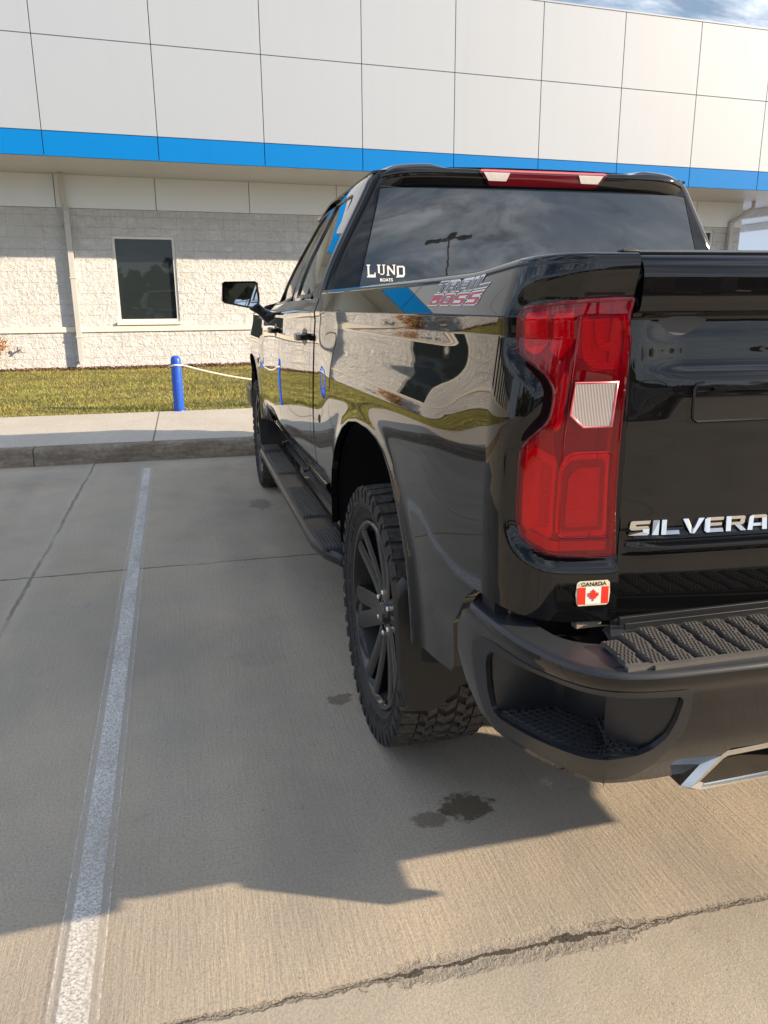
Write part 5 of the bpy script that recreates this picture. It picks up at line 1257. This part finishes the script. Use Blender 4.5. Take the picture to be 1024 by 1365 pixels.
    for k in range(6):
        lug=MB(); lugs.append(lug); q=k*math.pi/3; lug.lathe([(0,-.093),(.006,-.093),(.009,-.089),(.009,-.075)],6,'x',(0,.068*math.cos(q),.068*math.sin(q)))
    disc=MB(); disc.lathe([(.06,-.03),(.175,-.03),(.175,-.005),(.06,-.005)],40); disc.lathe([(.06,-.05),(.08,-.05),(.08,.02)],24)
    disc.lathe([(.255,.02),(.05,.03)],30,mi=1)
    return tyre,r,lugs,disc
ty,rm,lg,dk=wheel_parts()
wh=ty.build('wheel',[M['tyre'],M['tread']],TR,smooth=32,world=False)
r_=rm.build('rim',[M['darkmetal'],M['rubber']],wh,smooth=30,world=False,bev=.002,seg=2); l_=[q.build('lug_nut',M['chrome'],wh,smooth=30,world=False) for q in lg]; d_=dk.build('brake_disc',[M['brake'],M['liner']],wh,smooth=30,world=False)
wpos=[(-.866,1.095,0),(-.866,1.095+WB,0),(.866,1.095,math.pi),(.866,1.095+WB,math.pi)]
for i,(x,y,rz) in enumerate(wpos):
    if i==0: o=wh
    else:
        o=wh.copy(); COL.objects.link(o); o.parent=TR
        for ch in [r_,d_]+l_: c=ch.copy(); COL.objects.link(c); c.parent=o
    o.location=(x,y-TR.location.y,.408); o.rotation_euler=((.5 if i==0 else 1.1+i),0,rz)
# ======================= things behind the camera that the paint and glass mirror
def carpaint(nm,c): return simple(nm,c,.12,coat=1.0)
M['cglass']=simple('parked_car_glass',(.01,.012,.014),.02)
def parked(name,loc,rz,mat,label,L=4.7,H=1.72,Wd=1.86,kind='suv',group='vehicles parked behind'):
    o=empty(name,loc,label,'car',group,rz=rz)
    hw=Wd/2
    prof=[(-L/2,.35),(-L/2-.02,.62),(-L/2+.10,.98),(-L*.20,1.08),(L*.40,1.06),(L/2-.02,.96),(L/2,.62),(L/2-.03,.35)]
    def ring(poly,k,x): return [(x,a*k,b) for a,b in poly]
    m=MB(); n=len(prof)
    for xa,ka in ((-hw,.965),(-hw*.96,1.0)): pass
    sec=[(-hw*.90,.97,1.0),(-hw,.985,1.0),(hw,.985,1.0),(hw*.90,.97,1.0)]
    rings=[[(x0,a*k,b if abs(x0)>hw*.95 or b<.9 else b+.03) for a,b in prof] for x0,k,_ in ((-hw,.985,1),(-hw*.88,1.0,1),(hw*.88,1.0,1),(hw,.985,1))]
    m.add([p for r in rings for p in r],[(i*n+j,i*n+(j+1)%n,(i+1)*n+(j+1)%n,(i+1)*n+j) for i in range(3) for j in range(n)]+[tuple(range(n)),tuple(3*n+j for j in range(n-1,-1,-1))])
    m.build('body',mat,o,smooth=35,bev=.03,world=False)
    cab=[(-L*.24,1.06),(-L*.10,H-.02),(L*.05,H),(L*.36,H-.05),(L*.44,1.05)] if kind=='suv' else [(-L*.20,1.06),(-L*.05,H-.02),(L*.04,H),(L*.16,H-.03),(L*.21,1.05)]
    n=len(cab); m=MB(); r0=[(-hw*.93,a,b) for a,b in cab]; 
    rings=[[(s*hw*(.95 if b<1.2 else .76),a,b) for a,b in cab] for s in (-1,1)]
    m.add([p for r in rings for p in r],[(j,(j+1)%n,n+(j+1)%n,n+j) for j in range(n)]+[tuple(range(n)),tuple(n+j for j in range(n-1,-1,-1))]); m.build('cabin',mat,o,smooth=35,bev=.03,world=False)
    for s in (-1,1):
        g=[cab[0],cab[1],cab[-2],cab[-1]]; cx=sum(a for a,b in g)/4; cz=(1.06+H)/2
        pts=[(s*(hw*(.95 if b<1.2 else .76)-.17*0)+s*.004,cx+(a-cx)*.88,cz+(b-cz)*.78) for a,b in g]
        pts=[(s*(hw*(.95-.19*((p[2]-1.06)/(H-1.06)))+.006),p[1],p[2]) for p in pts]
        m=MB(); m.add(pts,[(0,1,2,3)]); m.build('side_window',M['cglass'],o,world=False)
        for yy in (-L/2+.02,L/2-.02):
            m=MB(); m.box((s*hw*.78,yy,.82),(.34,.10,.14)); m.build('headlight' if yy<0 else 'tail_light',M['white_lens'] if yy<0 else M['amber_red'],o,bev=.02,world=False)
    (a0,b0),(a1,b1)=cab[0],cab[1]; m=MB(); m.add([(-hw*.86,a0-.004,b0+.05),(hw*.86,a0-.004,b0+.05),(hw*.70,a1-.012,b1-.05),(-hw*.70,a1-.012,b1-.05)],[(0,1,2,3)]); m.build('windscreen',M['cglass'],o,world=False)
    (a0,b0),(a1,b1)=cab[-1],cab[-2]; m=MB(); m.add([(-hw*.84,a0+.006,b0+.06),(hw*.84,a0+.006,b0+.06),(hw*.68,a1+.012,b1-.05),(-hw*.68,a1+.012,b1-.05)],[(0,1,2,3)]); m.build('rear_window',M['cglass'],o,world=False)
    m=MB(); m.box((0,-L/2-.01,.62),(hw*1.1,.06,.22)); m.build('grille',M['gloss'],o,bev=.02,world=False)
    for s in (-1,1):
        for yy in (-L*.30,L*.29):
            m=MB(); c=(s*(hw-.11),yy,.35); m.lathe([(.20,-.10*s),(.20,.10*s),(.31,.115*s),(.345,.10*s),(.35,0),(.345,-.10*s),(.20,-.11*s)],28,'x',c); w_=m.build('wheel',M['tyre'],o,smooth=40,world=False)
            m=MB()
            for k in range(5):
                q_=k*2*math.pi/5; m.box((c[0]+s*.10,c[1]+.11*math.cos(q_),c[2]+.11*math.sin(q_)),(.02,.05,.22),Matrix.Rotation(q_+math.pi/2,3,'X'))
            m.lathe([(.0,.105*s),(.05,.105*s),(.06,.09*s)],12,'x',c); m.lathe([(.18,.10*s),(.205,.115*s),(.205,.08*s)],28,'x',c); m.build('rim',M['brake'],w_,smooth=40,world=False)
            w_.children[0].location=(0,0,0)
    return o
parked('parked_car',(-8.2,-4.6,0),rad(8),carpaint('graphite_paint',(.012,.013,.015)),'dark graphite SUV parked behind and left of the truck',4.9,1.80,1.95)
cols=[('white_paint',(.6,.6,.6),'white SUV parked in the row behind the truck'),('deep_blue_paint',(.01,.02,.06),'deep blue SUV parked in the row behind the truck'),('charcoal_paint',(.02,.02,.022),'charcoal car parked in the row behind the truck'),('silver_paint',(.35,.36,.37),'silver car parked in the row behind the truck'),('dark_red_paint',(.12,.01,.01),'dark red SUV parked in the row behind the truck'),('black_car_paint',(.01,.01,.01),'black SUV parked in the row behind the truck')]
for i,(nm,c,lb) in enumerate(cols):
    parked('parked_car',(-9.0+2.9*(i+.5)+(0 if i<3 else .6),-13.5,0),rad(180+random.uniform(-2,2)),carpaint(nm,c),lb,4.7,1.74 if i%2==0 else 1.50,1.86,'suv' if i%2==0 else 'sedan')
# light pole
LP=empty('lot_light_pole',(9.4,-30.0,0),'tall dark lot light pole with two flat heads behind the truck','light pole')
M['pole']=simple('bronze_pole',(.04,.035,.03),.5)
m=MB(); m.tube([(0,0,.6),(0,0,12.0)],[.075,.055],12); m.build('pole',M['pole'],LP,smooth=40,world=False)
m=MB(); m.lathe([(0,0),(.30,0),(.30,.75),(0,.75)],24,'z'); m.build('concrete_base',M['walk'],LP,smooth=40,world=False)
for s in (-1,1):
    m=MB(); m.bb(s*.08,s*.55,-.05,.05,11.85,11.95); m.bb(s*.55,s*1.45,-.22,.22,11.83,11.96); m.build('lamp_head',M['pole'],LP,bev=.03,world=False)
m=MB(); m.bb(-.22,.22,.25,.95,11.8,11.92); m.build('lamp_head',M['pole'],LP,bev=.03,world=False)
# far tree line and low sheds
q=NT('far_foliage'); oi=q.n('NewGeometry').outputs['Random Per Island']; q.set(Base_Color=q.ramp(oi,(0,(.03,.035,.015)),(.6,(.07,.06,.025)),(1,(.13,.10,.05))),Roughness=.9); M['far']=q.m
def trees():
    rng=np.random.default_rng(9); m=MB()
    for k in range(230):
        a=rng.uniform(-math.pi*1.02,math.pi*.02); R_=rng.uniform(85,120); cx,cy=R_*math.cos(a),R_*math.sin(a); H=rng.uniform(3.5,8.5); w_=rng.uniform(2.5,5)
        for i in range(34):
            x,y,z=cx+rng.normal(0,w_*.5),cy+rng.normal(0,w_*.5),H*abs(rng.normal(.45,.26)); s=rng.uniform(.7,1.7)
            d=Vector(rng.normal(0,1,3)).normalized(); e=d.orthogonal(); 
            m.add([Vector((x,y,z))+d*s,Vector((x,y,z))+e*s,Vector((x,y,z))-d*s,Vector((x,y,z))-e*s*.8],[(0,1,2,3)])
    tag(m.build('far_woodland',M['far'],recalc=False),kind='stuff')
trees()
